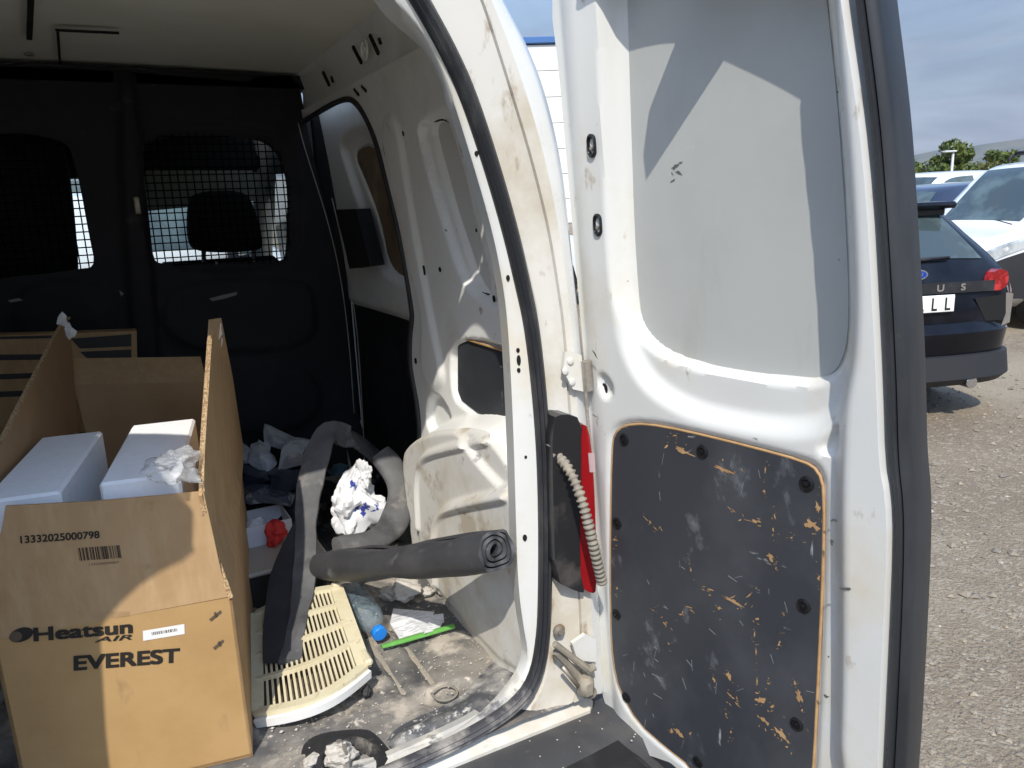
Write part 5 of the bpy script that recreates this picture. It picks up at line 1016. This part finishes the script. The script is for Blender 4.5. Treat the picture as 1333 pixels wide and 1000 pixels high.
mb = MB(); mb.sweep(pth, [(.46, .0), (.44, -.035), (.30, -.03), (.25, .03), (.3, .08), (.45, .06)], (0, 0, 1)); mb.build('lower_bumper', m_gplas, fc.o, True, 40)
pl_ = fc.boxp('number_plate', (0, -.045, .795), (.52, .012, .11), M('white_plate', (.78, .79, .76), .4), .004)
for k in range(3): text('plate_letter', 'L', .115, m_ink, pl_, fc.W((.0+.093*k, -.0525, .754)), fc.r, (0, 0, 1), 0, 0, 1.0, .75, bold=.0022)
for k, ch in enumerate('FOCUS'): text('model_letter', ch, .06, m_chrome, fc.o, fc.W((-.365+.17*k, -.022, .872)), fc.r, (0, 0, 1), 0, 0, 1.0, 1.3, bold=.002)
fpatch('trim_band', [(-.56, .855), (.56, .855), (.56, .925), (-.56, .925)], m_black, -.012, .006)
t = np.linspace(0, 6.28, 29)[:-1]
fpatch('emblem', [(.075*math.cos(a), .985+.034*math.sin(a)) for a in t], m_chrome, .022, .045); fpatch('emblem_field', [(.066*math.cos(a), .985+.027*math.sin(a)) for a in t], M('emblem_blue', (.01, .05, .30), .25), -.0225, .003)
text('emblem_script', 'Ford', .036, m_chrome, fc.o, fc.W((-.035, -.027, .976)), fc.r, (0, 0, 1), 0, .3)
mb = MB(); mb.tube([fc.W((-.05, .10, 1.06)), fc.W((.32, .115, 1.075))], [.018, .008], 6); mb.build('rear_wiper', m_black, fc.o, True)
mb = MB(); mb.lathe(fc.W((.40, -.10, .27)), fc.f, [(.036, 0), (.04, .004), (.04, .12), (.034, .12), (.033, .01)], 16); mb.build('exhaust_pipe', m_chrome, fc.o, True, 40)
fc.wheels((.85, 3.5), .32, .70)
# white vans and others
vst = [(-.02, .40, .8, 1.2, .6, .65, .5), (.02, .33, 1.0, 1.66, .78, .84, .66), (.12, .3, 1.05, 1.77, .84, .885, .70), (.6, .26, 1.08, 1.80, .86, .90, .71), (1.6, .24, 1.08, 1.815, .86, .90, .71), (2.55, .24, 1.07, 1.80, .86, .90, .70), (2.85, .24, 1.07, 1.73, .86, .90, .68), (3.15, .24, 1.06, 1.47, .86, .90, .68), (3.48, .24, 1.04, 1.16, .86, .89, .70), (3.66, .25, 1.0, 1.07, .86, .88, .70), (4.15, .28, .90, .97, .85, .85, .66), (4.42, .32, .74, .80, .76, .76, .55), (4.52, .38, .58, .62, .5, .5, .4)]
def white_van(label, loc, head, near=False):
    h = R(head); c = Car('parked_van', label, vst, (loc[0]-2.1*math.sin(h), loc[1]-2.1*math.cos(h)), head, m_carwht, 'parked white vans', 'van')
    c.patch('windscreen', [(2.84, 8.05), (3.52, 8.2)], m_cgl, both=True, n=13)
    for sd in (1, -1):
        c.patch('front_side_window', [(2.05, 5.3), (3.28, 5.3), (2.85, 6.8), (2.1, 6.8)], m_cgl, sd)
        c.patch('headlamp', [(3.70, 3.70), (4.44, 3.40), (4.42, 4.5), (3.65, 4.8)], m_hl, sd, .012, n=13)
        c.patch('indicator', [(3.80, 4.15), (3.90, 4.1), (3.89, 4.4), (3.79, 4.5)], M('amber_lamp', (.7, .22, .03), .2), sd, .016, n=5)
        c.boxp('door_mirror', (sd*1.0, 3.0, 1.15), (.16, .10, .2), m_gplas, .03)
        c.patch('corner_bumper', [(3.72, 2.0), (4.49, 2.0), (4.45, 3.35), (3.72, 3.55)], m_gplas, sd, .014)
        c.patch('wheel_arch_trim', [(3.0, 1.9), (3.72, 1.9), (3.6, 2.75), (3.12, 2.75)], m_hole, sd, .006)
        c.patch('wheel_arch_trim', [(.35, 1.9), (1.1, 1.9), (.95, 2.75), (.5, 2.75)], m_hole, sd, .006)
    c.patch('bumper', [(4.3, 2.0), (4.5, 2.0), (4.5, 3.2), (4.4, 3.2)], m_gplas, 1, .01)
    mb = MB(); mb.tube([c.W((-.5, 3.57, 1.10)), c.W((.1, 3.44, 1.20))], .012, 6); mb.build('wiper', m_black, c.o, True)
    c.wheels((.72, 3.36), .31, .80); return c
kv = white_van('white panel van nearest on the right, nose behind the black hatchback', (10.3, 5.05), 283)
for sd in (.62, -.62):
    mb = MB(); p = [(sd, 2.5, 1.80), (sd, 2.45, 1.90), (sd, 1.2, 1.905), (sd, 1.15, 1.80)]; mb.tube(spline([kv.W(q) for q in p], 20, 1), .018, 6); mb.build('roof_bar', m_black, kv.o, True)
mb = MB(); mb.tube([kv.W((-.6, 2.42, 1.90)), kv.W((.6, 2.42, 1.90))], .02, 6); mb.build('roof_bar', m_black, kv.o, True)
for sd in (1, -1): pass
suv = Car('dark_estate_car', 'dark blue estate car parked just behind the black hatchback', [(a*1.02, b, c*1.04, min(d*1.09, 1.60), e, f, g) for a, b, c, d, e, f, g in hat], (10.2, 7.6), 100, M('dark_blue_paint', (.02, .03, .06), .15, coat=1.), None)
for sd in (1, -1):
    suv.patch('side_window', [(.75, 5.3), (1.7, 5.3), (1.65, 6.9), (.95, 6.9)], m_cgl, sd); suv.patch('side_window', [(1.8, 5.3), (2.75, 5.3), (2.35, 6.9), (1.75, 6.9)], m_cgl, sd)
suv.patch('rear_window', [(.13, 8.05), (.50, 8.1)], m_cgl, both=True); suv.patch('windscreen', [(2.38, 8.1), (3.05, 8.1)], m_cgl, both=True); suv.wheels((.85, 3.5), .33, .78)
for loc, hd, lab in [((13.8, 9.2), 270, 'white van with its long roof showing behind the dark estate car')]:
    white_van(lab, loc, hd)
for loc, hd, lab in [((.4, 9.2), 95, 'white van seen through the bulkhead mesh, ahead of the windscreen'), ((4.6, 10.4), 88, 'white van ahead at the right, seen past the headrest')]: white_van(lab, loc, hd)
# ---- trees, lamp post, warehouse
def tree(name, label, base, ht, rx, rz, seed, c1, n=2600, ls=.22):
    r = np.random.default_rng(seed); T = thing(name, label, 'tree', base); b = np.array(base); mb = MB()
    mb.tube([b, b+np.array([.1, 0, ht*.3]), b+np.array([-.05, .05, ht*.62])], [.2, .15, .06], 8)
    for k in range(6):
        a = k*1.05+seed; mb.tube([b+np.array([.05, 0, ht*(.3+.04*k)]), b+np.array([math.cos(a)*rx*.6, math.sin(a)*rx*.6, ht*(.55+.05*k)])], [.08, .03], 5)
    mb.build('trunk', M('bark', (.10, .075, .05), .9), T, True)
    cl = [(r.normal(0, .5, 3)*np.array([rx, rx, rz])+np.array([0, 0, ht-rz*1.0]), r.uniform(.22, .5)*rx) for _ in range(16)]; V = []; F = []
    for k in range(n):
        c, cr_ = cl[r.integers(16)]; d = r.normal(0, 1, 3); d /= np.linalg.norm(d); p = b+c+d*cr_*r.uniform(.55, 1.05)*np.array([1, 1, .8]); u = r.normal(0, 1, 3); u /= np.linalg.norm(u); v = np.cross(u, r.normal(0, 1, 3)); v /= np.linalg.norm(v)+1e-9; s = ls*r.uniform(.5, 1.2); i = len(V)
        V += [p-u*s, p+v*s*.5, p+u*s, p-v*s*.5]; F.append((i, i+1, i+2, i+3))
    mk('crown', V, F, M('leaves', c1, .6, layers=[((c1[0]*1.9, c1[1]*1.6, c1[2]), .9, .45, .6, None, None)]), T)
def at_dist(x, y, dist):
    d = ray(x, y); k = dist/math.hypot(d[0], d[1]); return CAM+d*k
p = at_dist(1246, 222, 62); q = at_dist(1246, 192, 62); tree('leafy_tree', 'green leafy tree rising above the vans beside the lamp post', (p[0], p[1], 0), q[2], 1.75, 1.15, 3, (.055, .085, .018))
p = at_dist(1291, 222, 70); q = at_dist(1291, 207, 70); tree('leafy_tree', 'lower olive green tree to the right of the lamp post', (p[0], p[1], 0), q[2], 1.1, .6, 5, (.09, .11, .035), 1200, .16)
for x, d, tp, sd in ((1205, 85, 217, 8),):
    p = at_dist(x, 222, d); q = at_dist(x, tp, d); tree('leafy_tree', 'dark low tree at the left, half behind the van roofs', (p[0], p[1], 0), q[2], 2.4, .8, sd, (.04, .06, .02), 1300, .2)
p = at_dist(1239, 222, 48); q = at_dist(1243, 197, 48); lpst = thing('lamp_post', 'slim grey street lamp standing in front of the green tree', 'street lamp', (p[0], p[1], 0))
mb = MB(); mb.tube([(p[0], p[1], 0), (p[0], p[1], q[2])], [.09, .06], 8); mb.build('post', M('galvanised', (.5, .51, .52), .5, .3), lpst, True)
mb = MB(); mb.box((p[0]-.17, p[1]+.10, q[2]), (.62, .34, .09), np.array(Matrix.Rotation(R(-28), 3, 'Z')), bev=.03); mb.build('lamp_head', M('lamp_head_grey', (.6, .62, .63), .4), lpst)
# warehouse
wc = at_dist(720, 120, 60); wl_ = thing('warehouse', 'white metal warehouse with blue roof edge beyond the van corner', 'building', (wc[0], wc[1], 0))
az0 = math.atan2(wc[0], wc[1]); uu = np.array([math.cos(az0-.12), -math.sin(az0-.12), 0]); nn = np.array([math.sin(az0-.12), math.cos(az0-.12), 0]); zt = at_dist(705, 58, 60)[2]
m_clad = M('white_cladding', (.76, .76, .72), .5)
for k in range(7):
    h = zt/7; c = wc+uu*4; mb = MB(); mb.box((c[0]+nn[0]*6, c[1]+nn[1]*6, h*(k+.5)), (26, 12, h-.06), np.stack([uu, nn, BZ], 1), bev=.03); mb.build('cladding_panel', m_clad, wl_)
c = wc+uu*4+nn*6; mb = MB(); mb.box((c[0], c[1], zt/2), (25.9, 11.9, zt-.1), np.stack([uu, nn, BZ], 1)); mb.build('wall_core', M('joint_grey', (.4, .4, .4), .7), wl_)
mb = MB(); mb.box((c[0], c[1], zt+.25), (26.5, 12.5, .45), np.stack([uu, nn, BZ], 1), bev=.05); mb.build('roof_edge', M('blue_trim', (.05, .14, .35), .5), wl_)
# ---- left rear door of the van, unseen; its angle and outline are shaped to shade the carton
LA = R(-52)
LU = np.array([-math.sin(LA), -math.cos(LA), 0]); LN = np.array([math.cos(LA), -math.sin(LA), 0])
def S_ld(u, v, h): P = np.outer(u, LU)+np.outer(h, LN); P[:, 0] += 2*XC-DH(v); P[:, 1] += 1.08; P[:, 2] = v; return P
lo_ = chaikin([(.0, .56), (.36, .54), (.375, .62), (.375, 1.48), (.405, 1.54), (.455, 1.61), (.52, 1.67), (.515, 1.69), (.475, 1.73), (.465, 1.80), (.46, 1.93), (.42, 1.98), (.06, 1.97), (.01, 1.88)], 1)
ld = hfield('rear_door', S_ld, lo_, [(chaikin([(.07, 1.30), (.33, 1.30), (.33, 1.86), (.09, 1.86)], 2), -.04, .03)], .02, m_white, van, skirt=-.055)
bs = S_ld(lo_[:, 0], lo_[:, 1], np.full(len(lo_), -.056)); mk('door_outer_skin', bs, [tuple(range(len(bs)))], m_body, ld)
# ------------------------------------------------------------------ air between the yard and the far hills
mb = MB(); mb.box((0, 0, 149), (6400, 6400, 300)); hz = mb.build('haze', None)
mh = bpy.data.materials.new('haze_air'); mh.use_nodes = True; mh.node_tree.nodes.clear()
pv = mh.node_tree.nodes.new('ShaderNodeVolumePrincipled'); pv.inputs['Color'].default_value = (.72, .80, .95, 1); pv.inputs['Density'].default_value = .00011
ov = mh.node_tree.nodes.new('ShaderNodeOutputMaterial'); mh.node_tree.links.new(pv.outputs[0], ov.inputs['Volume']); hz.data.materials.append(mh)
tag(hz, 'thin blue haze over the yard and the far hills', 'haze', kind='stuff')
